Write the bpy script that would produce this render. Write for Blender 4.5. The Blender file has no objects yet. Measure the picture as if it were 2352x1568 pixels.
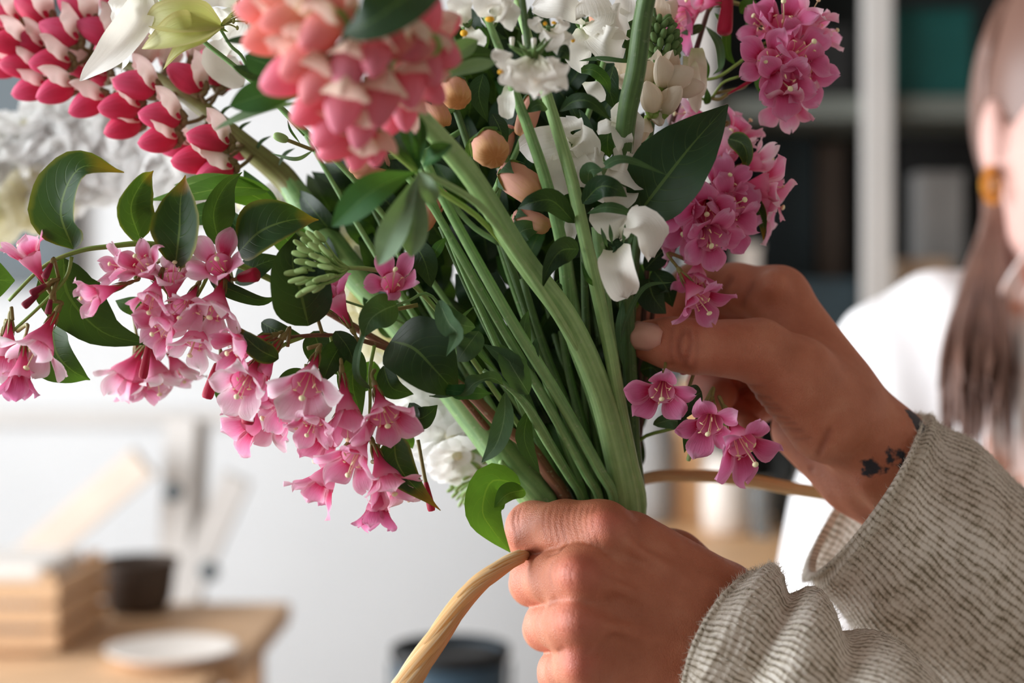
import bpy, math, random
import numpy as np
from mathutils import Vector, Matrix, Quaternion

# ------------------------------------------------------------------ camera, world, light
SC = bpy.context.scene
COL = SC.collection
FPX, CX, CY, CAMZ, FOC = 3267.0, 1176.0, 784.0, 1.25, 0.515
cam = bpy.data.cameras.new('camera'); cam.lens = 50.0; cam.sensor_width = 36.0
cam.clip_start = 0.02; cam.clip_end = 60
cam.dof.use_dof = True; cam.dof.focus_distance = FOC; cam.dof.aperture_fstop = 5.2
camo = bpy.data.objects.new('camera', cam); COL.objects.link(camo)
camo.location = (0, 0, CAMZ); camo.rotation_euler = (math.pi / 2, 0, 0)
SC.camera = camo
SC.view_settings.view_transform = 'Standard'; SC.view_settings.look = 'None'
SC.view_settings.gamma = 1.0; SC.view_settings.use_curve_mapping = False
SC.view_settings.exposure = 0.0
SC.cycles.use_denoising = True; SC.cycles.diffuse_bounces = 6; SC.cycles.max_bounces = 8; SC.cycles.use_adaptive_sampling = True; SC.cycles.adaptive_threshold = 0.04; SC.cycles.adaptive_min_samples = 16
world = bpy.data.worlds.new('daylight'); SC.world = world; world.use_nodes = True
world.node_tree.nodes['Background'].inputs[0].default_value = (0.80, 0.90, 1.0, 1)
world.node_tree.nodes['Background'].inputs[1].default_value = 1.6

def area(name, loc, rot, sx, sy, power, col):
    l = bpy.data.lights.new(name, 'AREA'); l.shape = 'RECTANGLE'; l.size = sx; l.size_y = sy
    l.energy = power; l.color = col
    o = bpy.data.objects.new(name, l); COL.objects.link(o); o.location = loc; o.rotation_euler = rot
    return o
# daylight falling through the big left window
area('window_daylight', (-2.18, 0.9, 1.42), (0, -math.pi / 2, 0), 2.2, 2.8, 146, (0.965, 0.985, 1.0))

# ------------------------------------------------------------------ helpers
R = random.Random(7)
def P(px, py, dd=0.0):
    """measured position in the place: dd = millimetres beyond the bouquet's plane"""
    D = 0.52 + dd / 1000.0
    return Vector(((px - CX) / FPX * D, D, CAMZ - (py - CY) / FPX * D))
def PV(dx, dy, ddd, dd=0.0):
    D = 0.52 + dd / 1000.0
    return Vector((dx / FPX * D, ddd / 1000.0, -dy / FPX * D))
def W(px, dd=0.0): return px / FPX * (0.52 + dd / 1000.0)

def mesh_obj(name, verts, faces, mat=None, parent=None, uv=None, smooth=True, link=True):
    me = bpy.data.meshes.new(name)
    me.from_pydata([tuple(v) for v in verts], [], faces)
    if uv is not None:
        l = me.uv_layers.new(name='UVMap')
        idx = np.empty(len(me.loops), dtype=np.int32); me.loops.foreach_get('vertex_index', idx)
        l.data.foreach_set('uv', np.asarray(uv, dtype=np.float32)[idx].ravel())
    if smooth: me.polygons.foreach_set('use_smooth', [True] * len(me.polygons))
    if mat: me.materials.append(mat)
    me.update()
    if not link: return me
    return inst(name, me, parent)
def inst(name, me, parent=None, M=None):
    o = bpy.data.objects.new(name, me); COL.objects.link(o)
    if parent is not None:
        o.parent = parent
        if M is None or parent.get('_w') is not None:
            o.matrix_parent_inverse = Matrix(parent['_w']).inverted() if parent.get('_w') is not None else Matrix()
    if M is not None: o.matrix_basis = M
    return o
THINGS = []
def thing(name, label, cat, loc=(0, 0, 0), group=None):
    o = bpy.data.objects.new(name, None); COL.objects.link(o); o.location = loc
    o.empty_display_size = 0.02
    o['_w'] = [list(r) for r in Matrix.Translation(loc)]
    o['label'] = label; o['category'] = cat
    if group: o['group'] = group
    THINGS.append(o)
    return o
def tag(o, label, cat, group=None):
    o['label'] = label; o['category'] = cat
    if group: o['group'] = group
    return o
def structure(o): o['kind'] = 'structure'; return o

def box_data(x0, x1, y0, y1, z0, z1):
    v = [(x, y, z) for x in (x0, x1) for y in (y0, y1) for z in (z0, z1)]
    f = [(0, 1, 3, 2), (4, 6, 7, 5), (0, 4, 5, 1), (2, 3, 7, 6), (0, 2, 6, 4), (1, 5, 7, 3)]
    return v, f
def box(name, x0, x1, y0, y1, z0, z1, mat, parent=None, bev=0.0):
    v, f = box_data(x0, x1, y0, y1, z0, z1)
    o = mesh_obj(name, v, f, mat, parent, smooth=False)
    if bev:
        m = o.modifiers.new('bevel', 'BEVEL'); m.width = bev; m.segments = 2
    return o
def lathe(name, prof, mat, parent=None, loc=(0, 0, 0), n=28, link=True):
    v = []; f = []; uv = []
    for i, (r, z) in enumerate(prof):
        for k in range(n):
            a = 2 * math.pi * k / n
            v.append((loc[0] + r * math.cos(a), loc[1] + r * math.sin(a), loc[2] + z)); uv.append((k / n, i / (len(prof) - 1)))
    for i in range(len(prof) - 1):
        for k in range(n):
            k2 = (k + 1) % n
            f.append((i * n + k, i * n + k2, (i + 1) * n + k2, (i + 1) * n + k))
    f.append(tuple(range(n))[::-1]); f.append(tuple((len(prof) - 1) * n + k for k in range(n)))
    return mesh_obj(name, v, f, mat, parent, uv, link=link)

def spline(pts, n):
    """Catmull-Rom through pts (Vectors) -> n samples"""
    pts = [Vector(p) for p in pts]
    if len(pts) == 2: return [pts[0].lerp(pts[1], i / (n - 1)) for i in range(n)]
    ext = [pts[0] * 2 - pts[1]] + pts + [pts[-1] * 2 - pts[-2]]
    out = []; m = len(pts) - 1
    for i in range(n):
        s = i / (n - 1) * m; k = min(int(s), m - 1); t = s - k
        a, b, c, d = ext[k], ext[k + 1], ext[k + 2], ext[k + 3]
        out.append(0.5 * (2 * b + (c - a) * t + (2 * a - 5 * b + 4 * c - d) * t * t + (3 * b - a - 3 * c + d) * t ** 3))
    return out
def lerp_list(vals, t):
    if len(vals) == 1: return vals[0]
    s = t * (len(vals) - 1); k = min(int(s), len(vals) - 2)
    return vals[k] + (vals[k + 1] - vals[k]) * (s - k)

def tube_data(pts, radii, n=24, seg=8, ridge=0.0, nr=5, rough=0.0, cap=True):
    C = spline(pts, n); v = []; f = []; uv = []
    T0 = (C[1] - C[0]).normalized()
    ref = Vector((0, -1, 0)) if abs(T0.y) < 0.9 else Vector((1, 0, 0))
    S = T0.cross(ref).normalized(); ln = 0
    for i in range(n):
        T = (C[min(i + 1, n - 1)] - C[max(i - 1, 0)]).normalized()
        S = (S - T * S.dot(T)).normalized(); B = T.cross(S)
        if i: ln += (C[i] - C[i - 1]).length
        r0 = lerp_list(radii, i / (n - 1))
        for k in range(seg):
            a = 2 * math.pi * k / seg
            r = r0 * (1 + ridge * math.cos(nr * a) + (R.uniform(-rough, rough) if rough else 0))
            v.append(C[i] + S * (r * math.cos(a)) + B * (r * math.sin(a)))
            uv.append((k / seg, ln * 20))
    for i in range(n - 1):
        for k in range(seg):
            k2 = (k + 1) % seg
            f.append((i * seg + k, i * seg + k2, (i + 1) * seg + k2, (i + 1) * seg + k))
    if cap:
        f.append(tuple(range(seg))[::-1]); f.append(tuple((n - 1) * seg + k for k in range(seg)))
    return v, f, uv
def merge(parts):
    V = []; F = []; U = []
    for v, f, u in parts:
        o = len(V); V += list(v); F += [tuple(i + o for i in q) for q in f]; U += list(u)
    return V, F, U
def blob_data(c, rx, ry, rz, M=None, n=10, m=7, prof=None):
    """closed rounded body along local z; prof(t)->(radius factor)"""
    v = []; f = []; uv = []
    for i in range(m + 1):
        t = i / m
        ph = math.pi * t
        rr = prof(t) if prof else math.sin(ph)
        z = -math.cos(ph)
        for k in range(n):
            a = 2 * math.pi * k / n
            p = Vector((rx * rr * math.cos(a), ry * rr * math.sin(a), rz * z))
            if M is not None: p = M @ p
            v.append(Vector(c) + p); uv.append((k / n, t))
    for i in range(m):
        for k in range(n):
            k2 = (k + 1) % n
            f.append((i * n + k, i * n + k2, (i + 1) * n + k2, (i + 1) * n + k))
    return v, f, uv

PROF = {
    'ovate': lambda t: (math.sin(math.pi * min(1, t) ** 0.78) ** 0.85) * (1 - 0.25 * t ** 3),
    'acuminate': lambda t: math.sin(math.pi * min(1.0, t * 1.0) ** 0.70) ** 1.05 * (1 - 0.45 * t ** 2) * 1.1 + 0.0,
    'lance': lambda t: math.sin(math.pi * t ** 0.9) ** 0.9,
    'leaflet': lambda t: math.sin(math.pi * t ** 1.45) ** 0.85,
    'petal': lambda t: (0.22 + 0.78 * min(1, t / 0.55) ** 1.1) * (max(0, 1 - max(0, (t - 0.55) / 0.45) ** 2.4)) ** 0.5,
    'round': lambda t: max(0, math.sin(math.pi * (0.06 + 0.94 * t) ** 0.95)) ** 0.55,
    'strap': lambda t: (0.6 + 0.4 * min(1, t * 3)) * max(0, 1 - t ** 5) ** 0.5,
}
def ribbon_data(pts, wid, prof='ovate', roll=0.0, fold=0.0, curl=0.0, wave=0.0, wfreq=3.0, twist=0.0, serr=0.0, nl=18, nw=8, nrm=None, wob=None, scal=0.0):
    """blade along a 3-D midrib. wid = half width (m)"""
    C = spline(pts, nl); v = []; uv = []; f = []
    pf = PROF[prof]; ph = (wob if wob is not None else R.uniform(0, 6.28))
    hint = Vector(nrm) if nrm is not None else Vector((0, -1, 0.15))
    for i in range(nl):
        t = i / (nl - 1)
        T = (C[min(i + 1, nl - 1)] - C[max(i - 1, 0)]).normalized()
        S = T.cross(hint)
        if S.length < 0.15: S = T.cross(Vector((0.4, -0.3, 1)))
        S.normalize(); N = S.cross(T)
        q = Quaternion(T, math.radians(roll + twist * (t - 0.3)))
        S = q @ S; N = q @ N
        w = wid * max(0.02, pf(t))
        sf = math.radians(fold)
        for j in range(nw + 1):
            u = -1 + 2 * j / nw
            e = abs(u)
            ws = w * (1 + (serr * ((t * 23) % 1.0 - 0.5) if e > 0.9 else 0))
            lat = ws * u * math.cos(sf) * (1 - 0.18 * abs(curl) * e * e)
            up = ws * e * math.sin(sf) + curl * ws * e * e * 0.8
            up += wave * wid * e * math.sin(wfreq * 6.28 * t + ph + (1.7 if u < 0 else 0))
            v.append(C[i] + S * lat + N * up + T * (scal * wid * max(0, t - .7) * 3.3 * math.cos(8.5 * u + ph))); uv.append((0.5 + 0.5 * u, t))
    m = nw + 1
    for i in range(nl - 1):
        for j in range(nw):
            f.append((i * m + j, i * m + j + 1, (i + 1) * m + j + 1, (i + 1) * m + j))
    return v, f, uv
def pp(pts): return [P(*p) for p in pts]

# ------------------------------------------------------------------ signed-distance bodies
def Hm(px, py, dd=0.0):
    D = 520.0 + dd
    return np.array([(px - CX) / FPX * D, D, -(py - CY) / FPX * D], dtype=np.float32)
def smin(a, b, k):
    h = np.clip(0.5 + 0.5 * (b - a) / k, 0, 1)
    return b + (a - b) * h - k * h * (1 - h)
def cone(p, a, b, ra, rb):
    pa = p - a; ba = (b - a); L = float(ba @ ba) + 1e-6
    h = np.clip((pa @ ba) / L, 0, 1)
    d = pa - h[:, None] * ba
    return np.sqrt((d * d).sum(1)) - (ra + (rb - ra) * h)
def segd(p, a, b):
    return cone(p, a, b, 0.0, 0.0)
def ellip(p, c, r, Rm=None):
    q = p - c
    if Rm is not None: q = q @ Rm
    r = np.array(r, dtype=np.float32)
    k0 = np.sqrt(((q / r) ** 2).sum(1)); k1 = np.sqrt(((q / (r * r)) ** 2).sum(1)) + 1e-6
    return k0 * (k0 - 1.0) / k1
def surface(fn, lo, hi, vox):
    lo = np.array(lo, dtype=np.float32); B = 4
    dims = np.ceil((np.array(hi) - lo) / vox / B).astype(int) * B + 1
    nb = (dims - 1) // B
    g = np.stack(np.meshgrid(*[np.arange(n) for n in nb], indexing='ij'), -1).reshape(-1, 3)
    ctr = (lo + (g * B + B / 2) * vox).astype(np.float32)
    act = g[np.abs(fn(ctr)) < vox * B * 1.35 + 2.0]
    F = np.full(dims, np.nan, dtype=np.float32)
    # sign fill from block centres
    sgn = np.where(fn(ctr) < 0, -50.0, 50.0).reshape(nb)
    F[:-1, :-1, :-1] = np.repeat(np.repeat(np.repeat(sgn, B, 0), B, 1), B, 2)
    F[-1] = F[-2]; F[:, -1] = F[:, -2]; F[:, :, -1] = F[:, :, -2]
    off = np.stack(np.meshgrid(*[np.arange(B + 1)] * 3, indexing='ij'), -1).reshape(-1, 3)
    mark = np.zeros(dims, dtype=bool)
    for o in off:
        q = act * B + o; mark[q[:, 0], q[:, 1], q[:, 2]] = True
    ids = np.argwhere(mark)
    for s in range(0, len(ids), 200000):
        q = ids[s:s + 200000]
        F[q[:, 0], q[:, 1], q[:, 2]] = fn((lo + q * vox).astype(np.float32))
    neg = F < 0
    c = np.zeros(dims - 1, dtype=np.int8)
    for dx in (0, 1):
        for dy in (0, 1):
            for dz in (0, 1):
                c += neg[dx:dims[0] - 1 + dx, dy:dims[1] - 1 + dy, dz:dims[2] - 1 + dz]
    cells = np.argwhere((c > 0) & (c < 8))
    idx = np.full(dims - 1, -1, dtype=np.int32); idx[tuple(cells.T)] = np.arange(len(cells))
    acc = np.zeros((len(cells), 3)); cnt = np.zeros(len(cells))
    cr = [(x, y, z) for x in (0, 1) for y in (0, 1) for z in (0, 1)]
    for a in cr:
        for b in cr:
            d = tuple(np.subtract(b, a))
            if sum(d) == 1 and min(d) == 0:
                qa = cells + a; qb = cells + b
                fa = F[tuple(qa.T)]; fb = F[tuple(qb.T)]
                m = (fa < 0) != (fb < 0)
                t = np.clip(fa / np.where(np.abs(fa - fb) < 1e-9, 1, fa - fb), 0, 1)
                acc[m] += (np.array(a) + np.array(d) * t[:, None])[m]; cnt[m] += 1
    V = (lo + (cells + acc / np.maximum(cnt, 1)[:, None]) * vox).astype(np.float32)
    faces = []
    for ax in range(3):
        o1, o2 = [(1, 2), (2, 0), (0, 1)][ax]
        sl = [slice(None)] * 3; sl2 = [slice(None)] * 3
        sl[ax] = slice(0, -1); sl2[ax] = slice(1, None)
        ch = np.argwhere(neg[tuple(sl)] != neg[tuple(sl2)])
        ch = ch[(ch[:, o1] > 0) & (ch[:, o2] > 0) & (ch[:, o1] < dims[o1] - 1) & (ch[:, o2] < dims[o2] - 1)]
        e1 = np.zeros(3, int); e1[o1] = 1; e2 = np.zeros(3, int); e2[o2] = 1
        q = [idx[tuple((ch - e1 - e2).T)], idx[tuple((ch - e2).T)], idx[tuple(ch.T)], idx[tuple((ch - e1).T)]]
        q = np.stack(q, 1)
        fl = ~neg[tuple(ch.T)]
        q[fl] = q[fl][:, ::-1]
        faces.append(q[(q >= 0).all(1)])
    faces = np.concatenate(faces)
    for _ in range(2):
        f0 = fn(V); e = 0.25
        G = np.stack([fn(V + np.eye(3, dtype=np.float32)[i] * e) - f0 for i in range(3)], 1) / e
        gl = np.maximum((G * G).sum(1), 0.15)
        V = (V - np.clip(f0 / gl, -vox, vox)[:, None] * G).astype(np.float32)
    return V, faces
def to_world(V): return np.stack([V[:, 0] / 1000, V[:, 1] / 1000, CAMZ + V[:, 2] / 1000], 1)
def np_mesh(name, V, F, mat, parent=None, attrs=None):
    me = bpy.data.meshes.new(name)
    me.vertices.add(len(V)); me.vertices.foreach_set('co', V.astype(np.float32).ravel())
    me.loops.add(F.size); me.polygons.add(len(F))
    me.loops.foreach_set('vertex_index', F.astype(np.int32).ravel())
    me.polygons.foreach_set('loop_start', np.arange(0, F.size, F.shape[1], dtype=np.int32))
    me.polygons.foreach_set('use_smooth', np.ones(len(F), dtype=bool))
    me.update(calc_edges=True); me.validate()
    for k, a in (attrs or {}).items():
        at = me.attributes.new(k, 'FLOAT', 'POINT'); at.data.foreach_set('value', a.astype(np.float32))
    me.materials.append(mat)
    return inst(name, me, parent)
# ------------------------------------------------------------------ materials
def nm(name, rough=0.6, spec=0.4):
    m = bpy.data.materials.new(name); m.use_nodes = True
    nt = m.node_tree; b = nt.nodes['Principled BSDF']
    b.inputs['Roughness'].default_value = rough; b.inputs['Specular IOR Level'].default_value = spec
    return m, nt, b
def N(nt, t, **kw):
    n = nt.nodes.new(t)
    for k, v in kw.items():
        if k in n.bl_rna.properties.keys(): setattr(n, k, v)
        else: n.inputs[k].default_value = v
    return n
def c4(c): return (c[0], c[1], c[2], 1)
def srgb(r, g, b):
    f = lambda x: ((x / 255 + 0.055) / 1.055) ** 2.4 if x > 10 else x / 255 / 12.92
    return (f(r), f(g), f(b))
def ramp(nt, fac, stops):
    r = nt.nodes.new('ShaderNodeValToRGB'); e = r.color_ramp.elements
    while len(e) > 1: e.remove(e[-1])
    e[0].position = stops[0][0]; e[0].color = c4(stops[0][1])
    for p, c in stops[1:]:
        x = e.new(p); x.color = c4(c)
    if fac is not None: nt.links.new(fac, r.inputs[0])
    return r
def mixc(nt, fac, a, b, mode='MIX'):
    m = nt.nodes.new('ShaderNodeMix'); m.data_type = 'RGBA'; m.blend_type = mode
    for sock, x in ((m.inputs[0], fac), (m.inputs[6], a), (m.inputs[7], b)):
        if hasattr(x, 'is_linked'): nt.links.new(x, sock)
        elif isinstance(x, (int, float)): sock.default_value = x
        else: sock.default_value = c4(x)
    return m.outputs[2]
def math_(nt, op, a, b=None, c=None):
    m = nt.nodes.new('ShaderNodeMath'); m.operation = op
    for i, x in enumerate((a, b, c)):
        if x is None: continue
        if hasattr(x, 'is_linked'): nt.links.new(x, m.inputs[i])
        else: m.inputs[i].default_value = x
    return m.outputs[0]
def noise(nt, scale, detail=3, vec=None, rough=0.5):
    n = N(nt, 'ShaderNodeTexNoise'); n.inputs['Scale'].default_value = scale; n.inputs['Detail'].default_value = detail
    n.inputs['Roughness'].default_value = rough
    if vec is not None: nt.links.new(vec, n.inputs['Vector'])
    return n.outputs[0]
def coord(nt, which='Object'): return N(nt, 'ShaderNodeTexCoord').outputs[which]
def bump(nt, b, h, strength, dist):
    n = N(nt, 'ShaderNodeBump'); n.inputs['Strength'].default_value = strength; n.inputs['Distance'].default_value = dist
    nt.links.new(h, n.inputs['Height']); nt.links.new(n.outputs[0], b.inputs['Normal'])
    return n.outputs[0]
def translucent(nt, b, colsock, amt, nrm=None):
    t = N(nt, 'ShaderNodeBsdfTranslucent'); nt.links.new(colsock, t.inputs[0])
    if nrm is not None: nt.links.new(nrm, t.inputs['Normal'])
    mx = N(nt, 'ShaderNodeMixShader'); mx.inputs[0].default_value = amt
    out = nt.nodes['Material Output']
    nt.links.new(b.outputs[0], mx.inputs[1]); nt.links.new(t.outputs[0], mx.inputs[2]); nt.links.new(mx.outputs[0], out.inputs[0])
def plain(name, col, rough=0.6, var=0.12, scale=30, spec=0.35, metal=0.0, bmp=0.0):
    m, nt, b = nm(name, rough, spec); b.inputs['Metallic'].default_value = metal
    n = noise(nt, scale, 4, coord(nt))
    c = ramp(nt, n, [(0.3, tuple(x * (1 - var) for x in col)), (0.7, tuple(min(1, x * (1 + var)) for x in col))])
    nt.links.new(c.outputs[0], b.inputs['Base Color'])
    if bmp: bump(nt, b, n, 0.5, bmp)
    return m

def leaf_mat(name, base, vein, trans=0.28, tip=None, rough=0.42, backc=None, nv=9.0, edge=None, vs=0.28):
    m, nt, b = nm(name, rough + 0.1, 0.24)
    uv = coord(nt, 'UV'); sx = N(nt, 'ShaderNodeSeparateXYZ'); nt.links.new(uv, sx.inputs[0])
    u = math_(nt, 'ABSOLUTE', math_(nt, 'MULTIPLY', math_(nt, 'SUBTRACT', sx.outputs[0], 0.5), 2.0)); v = sx.outputs[1]
    n = noise(nt, 120, 4, coord(nt))
    rnd = N(nt, 'ShaderNodeObjectInfo').outputs['Random']
    lo = tuple(x * 0.72 for x in base); hi = tuple(x * 1.28 for x in base)
    col = ramp(nt, math_(nt, 'ADD', math_(nt, 'MULTIPLY', n, 0.75), math_(nt, 'MULTIPLY', rnd, 0.28)), [(0.3, lo), (0.75, hi)]).outputs[0]
    mid = math_(nt, 'LESS_THAN', u, math_(nt, 'MULTIPLY_ADD', v, -0.035, 0.055))
    # arching side veins
    sv = math_(nt, 'SUBTRACT', math_(nt, 'MULTIPLY', v, nv), math_(nt, 'MULTIPLY', math_(nt, 'POWER', u, 1.4), 2.6))
    fr = math_(nt, 'ABSOLUTE', math_(nt, 'SUBTRACT', math_(nt, 'FRACT', sv), 0.5))
    side = math_(nt, 'MULTIPLY', math_(nt, 'SMOOTH_MIN', math_(nt, 'MAXIMUM', math_(nt, 'MULTIPLY_ADD', fr, -14.0, 1.0), 0.0), 1.0, 0.1), vs)
    veins = math_(nt, 'MAXIMUM', math_(nt, 'MULTIPLY', mid, 0.62), math_(nt, 'MULTIPLY', side, math_(nt, 'SUBTRACT', 1.0, u)))
    col = mixc(nt, veins, col, vein)
    if tip:
        tf = ramp(nt, math_(nt, 'ADD', v, math_(nt, 'MULTIPLY', math_(nt, 'SUBTRACT', n, 0.5), 0.25)), [(0.70, (0, 0, 0)), (0.95, (1, 1, 1))]).outputs[0]
        col = mixc(nt, tf, col, tip)
    if edge:
        ef = ramp(nt, math_(nt, 'ADD', u, math_(nt, 'MULTIPLY', math_(nt, 'SUBTRACT', n, 0.5), 0.3)), [(0.80, (0, 0, 0)), (1.0, (1, 1, 1))]).outputs[0]
        col = mixc(nt, ef, col, edge)
    if backc:
        col = mixc(nt, math_(nt, 'MULTIPLY', N(nt, 'ShaderNodeNewGeometry').outputs['Backfacing'], 0.75), col, backc)
    nt.links.new(col, b.inputs['Base Color'])
    hgt = math_(nt, 'SUBTRACT', math_(nt, 'MULTIPLY', n, 0.3), veins)
    nr = bump(nt, b, hgt, 0.55, 0.0007)
    tc = mixc(nt, 1.0, col, (0.9, 1.0, 0.35), 'MULTIPLY')
    tc = mixc(nt, 0.4, tc, (0.25, 0.45, 0.04))
    translucent(nt, b, tc, trans)
    return m

def petal_mat(name, stops, edge=None, trans=0.38, streak=0.12, tint=None, rough=0.55, rvar=0.2, usek=1.0):
    m, nt, b = nm(name, rough, 0.25)
    uv = coord(nt, 'UV'); sx = N(nt, 'ShaderNodeSeparateXYZ'); nt.links.new(uv, sx.inputs[0])
    u = math_(nt, 'ABSOLUTE', math_(nt, 'MULTIPLY', math_(nt, 'SUBTRACT', sx.outputs[0], 0.5), 2.0)); v = sx.outputs[1]
    mp = N(nt, 'ShaderNodeMapping'); nt.links.new(uv, mp.inputs[0]); mp.inputs['Scale'].default_value = (14, 1.3, 1)
    st = noise(nt, 1.6, 3, mp.outputs[0]); n = noise(nt, 160, 3, coord(nt))
    rnd = N(nt, 'ShaderNodeObjectInfo').outputs['Random']
    f = math_(nt, 'ADD', v, math_(nt, 'MULTIPLY', math_(nt, 'SUBTRACT', st, 0.5), streak * 2))
    f = math_(nt, 'ADD', f, math_(nt, 'MULTIPLY', math_(nt, 'SUBTRACT', rnd, 0.5), rvar))
    col = ramp(nt, f, stops).outputs[0]
    if edge:
        ef = ramp(nt, math_(nt, 'ADD', u, math_(nt, 'MULTIPLY', math_(nt, 'SUBTRACT', st, 0.5), 0.5)), [(0.55, (0, 0, 0)), (1.05, (1, 1, 1))]).outputs[0]
        col = mixc(nt, math_(nt, 'MULTIPLY', ef, usek), col, edge)
    nt.links.new(col, b.inputs['Base Color'])
    nr = bump(nt, b, math_(nt, 'ADD', st, math_(nt, 'MULTIPLY', n, 0.25)), 0.45, 0.0006)
    translucent(nt, b, mixc(nt, 1.0, col, tint or (1, 0.9, 0.95), 'MULTIPLY'), trans)
    return m

def stem_mat(name, c0, c1, rough=0.5, hi=None, fleck=0.0):
    m, nt, b = nm(name, rough, 0.4)
    uv = coord(nt, 'UV'); mp = N(nt, 'ShaderNodeMapping'); nt.links.new(uv, mp.inputs[0]); mp.inputs['Scale'].default_value = (9, 0.5, 1)
    st = noise(nt, 2.0, 4, mp.outputs[0]); n = noise(nt, 260, 3, coord(nt))
    col = ramp(nt, math_(nt, 'ADD', math_(nt, 'MULTIPLY', st, 0.8), math_(nt, 'MULTIPLY', n, 0.25)), [(0.32, c0), (0.72, c1)]).outputs[0]
    if fleck:
        fl = ramp(nt, noise(nt, 500, 2, coord(nt)), [(0.62, (0, 0, 0)), (0.72, (1, 1, 1))]).outputs[0]
        col = mixc(nt, math_(nt, 'MULTIPLY', fl, fleck), col, (0.45, 0.5, 0.33))
    nt.links.new(col, b.inputs['Base Color'])
    b.inputs['Subsurface Weight'].default_value = 0.12; b.inputs['Subsurface Radius'].default_value = (0.3, 0.6, 0.1); b.inputs['Subsurface Scale'].default_value = 0.003
    bump(nt, b, math_(nt, 'ADD', st, math_(nt, 'MULTIPLY', n, 0.3)), 0.5, 0.0005)
    return m

MT = {}
def build_mats():
    L = leaf_mat
    MT['leaf_dark'] = L('dark_leaf', srgb(24, 50, 30), srgb(92, 118, 62), 0.16, rough=0.40, backc=srgb(74, 98, 76))
    MT['leaf_tip'] = L('browned_tip_leaf', srgb(30, 60, 32), srgb(112, 138, 74), 0.24, tip=srgb(165, 110, 30), rough=0.40, backc=srgb(110, 130, 88), edge=srgb(115, 115, 40))
    MT['leaf_mid'] = L('mid_leaf', srgb(44, 84, 38), srgb(112, 146, 72), 0.36, backc=srgb(105, 140, 80))
    MT['leaf_light'] = L('light_leaf', srgb(82, 128, 48), srgb(150, 180, 90), 0.42, backc=srgb(120, 155, 75))
    MT['leaf_lupin'] = L('lupin_leaf', srgb(40, 88, 44), srgb(92, 130, 76), 0.26, rough=0.5, backc=srgb(115, 138, 112), nv=0.0, vs=0.0)
    MT['leaf_grey'] = L('grey_green_leaf', srgb(62, 90, 62), srgb(120, 142, 108), 0.24, rough=0.55, backc=srgb(125, 146, 118))
    MT['leaf_silver'] = L('silvery_leaflet', srgb(118, 142, 116), srgb(150, 168, 140), 0.25, rough=0.5, backc=srgb(130, 150, 125), nv=0.0, vs=0.0)
    MT['leaf_bright'] = L('bright_leaf', srgb(66, 110, 34), srgb(120, 156, 60), 0.34, backc=srgb(84, 124, 50))
    MT['stem'] = stem_mat('green_stem', srgb(92, 136, 76), srgb(146, 182, 118), fleck=0.35)
    MT['stem_light'] = stem_mat('pale_stem', srgb(118, 156, 92), srgb(166, 198, 132), fleck=0.2)
    MT['stem_dark'] = stem_mat('dark_stem', srgb(56, 84, 44), srgb(95, 126, 70), fleck=0.15)
    MT['stem_red'] = stem_mat('reddish_stem', srgb(104, 66, 52), srgb(140, 128, 84))
    MT['stem_axis'] = stem_mat('bronze_green_stem', srgb(112, 100, 60), srgb(144, 150, 92))
    MT['stem_yel'] = stem_mat('yellow_green_stem', srgb(112, 142, 62), srgb(156, 182, 92))
    MT['twig'] = stem_mat('woody_twig', srgb(92, 58, 44), srgb(150, 104, 76), rough=0.7, fleck=0.3)
    MT['twig_dark'] = stem_mat('dark_twig', srgb(74, 48, 46), srgb(112, 82, 70), rough=0.7)
    pm = petal_mat
    MT['w_tube'] = pm('bell_tube', [(0.0, srgb(214, 110, 90)), (0.25, srgb(206, 62, 102)), (0.7, srgb(232, 112, 160)), (1.0, srgb(245, 180, 208))], trans=0.45)
    MT['w_pale'] = pm('pale_bell_petal', [(0.0, srgb(234, 124, 162)), (0.25, srgb(245, 186, 212)), (0.7, srgb(251, 220, 234)), (1.0, srgb(254, 242, 247))], edge=srgb(254, 242, 246), trans=0.48, tint=(1, .95, .98))
    MT['w_pink'] = pm('pink_bell_petal', [(0.0, srgb(212, 62, 106)), (0.35, srgb(236, 134, 176)), (0.8, srgb(246, 184, 214)), (1.0, srgb(250, 218, 232))], edge=srgb(252, 218, 230), trans=0.46, usek=0.75, rvar=.4, tint=(1, .93, .97))
    MT['w_deep'] = pm('deep_bell_petal', [(0.0, srgb(182, 36, 80)), (0.35, srgb(220, 102, 154)), (0.85, srgb(234, 146, 192)), (1.0, srgb(240, 182, 216))], edge=srgb(240, 176, 208), trans=0.42, usek=0.6, rvar=.35)
    MT['w_bud'] = pm('crimson_bud', [(0.0, srgb(190, 120, 90)), (0.2, srgb(175, 30, 60)), (1.0, srgb(200, 44, 78))], trans=0.2, rough=0.4)
    MT['w_dark'] = pm('maroon_bud', [(0.0, srgb(150, 90, 70)), (0.3, srgb(128, 34, 56)), (1.0, srgb(150, 44, 68))], trans=0.15, rough=0.5)
    MT['w_calyx'] = stem_mat('calyx_green', srgb(120, 105, 60), srgb(150, 140, 80))
    MT['stamen'] = plain('cream_stamen', srgb(248, 226, 180), 0.5, 0.06)
    MT['stigma'] = plain('pale_stigma', srgb(244, 236, 190), 0.45, 0.05)
    MT['l_wing'] = pm('red_lupin_wing', [(0.0, srgb(208, 52, 82)), (0.5, srgb(222, 62, 102)), (1.0, srgb(234, 96, 140))], trans=0.32, rough=0.5, streak=0.2, rvar=.5)
    MT['l_banner'] = pm('cream_lupin_banner', [(0.0, srgb(246, 222, 210)), (0.4, srgb(254, 246, 234)), (1.0, srgb(252, 234, 228))], trans=0.35)
    MT['c_wing'] = pm('coral_lupin_wing', [(0.0, srgb(246, 164, 150)), (0.45, srgb(244, 136, 152)), (1.0, srgb(248, 160, 182))], trans=0.42, rvar=.5)
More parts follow.
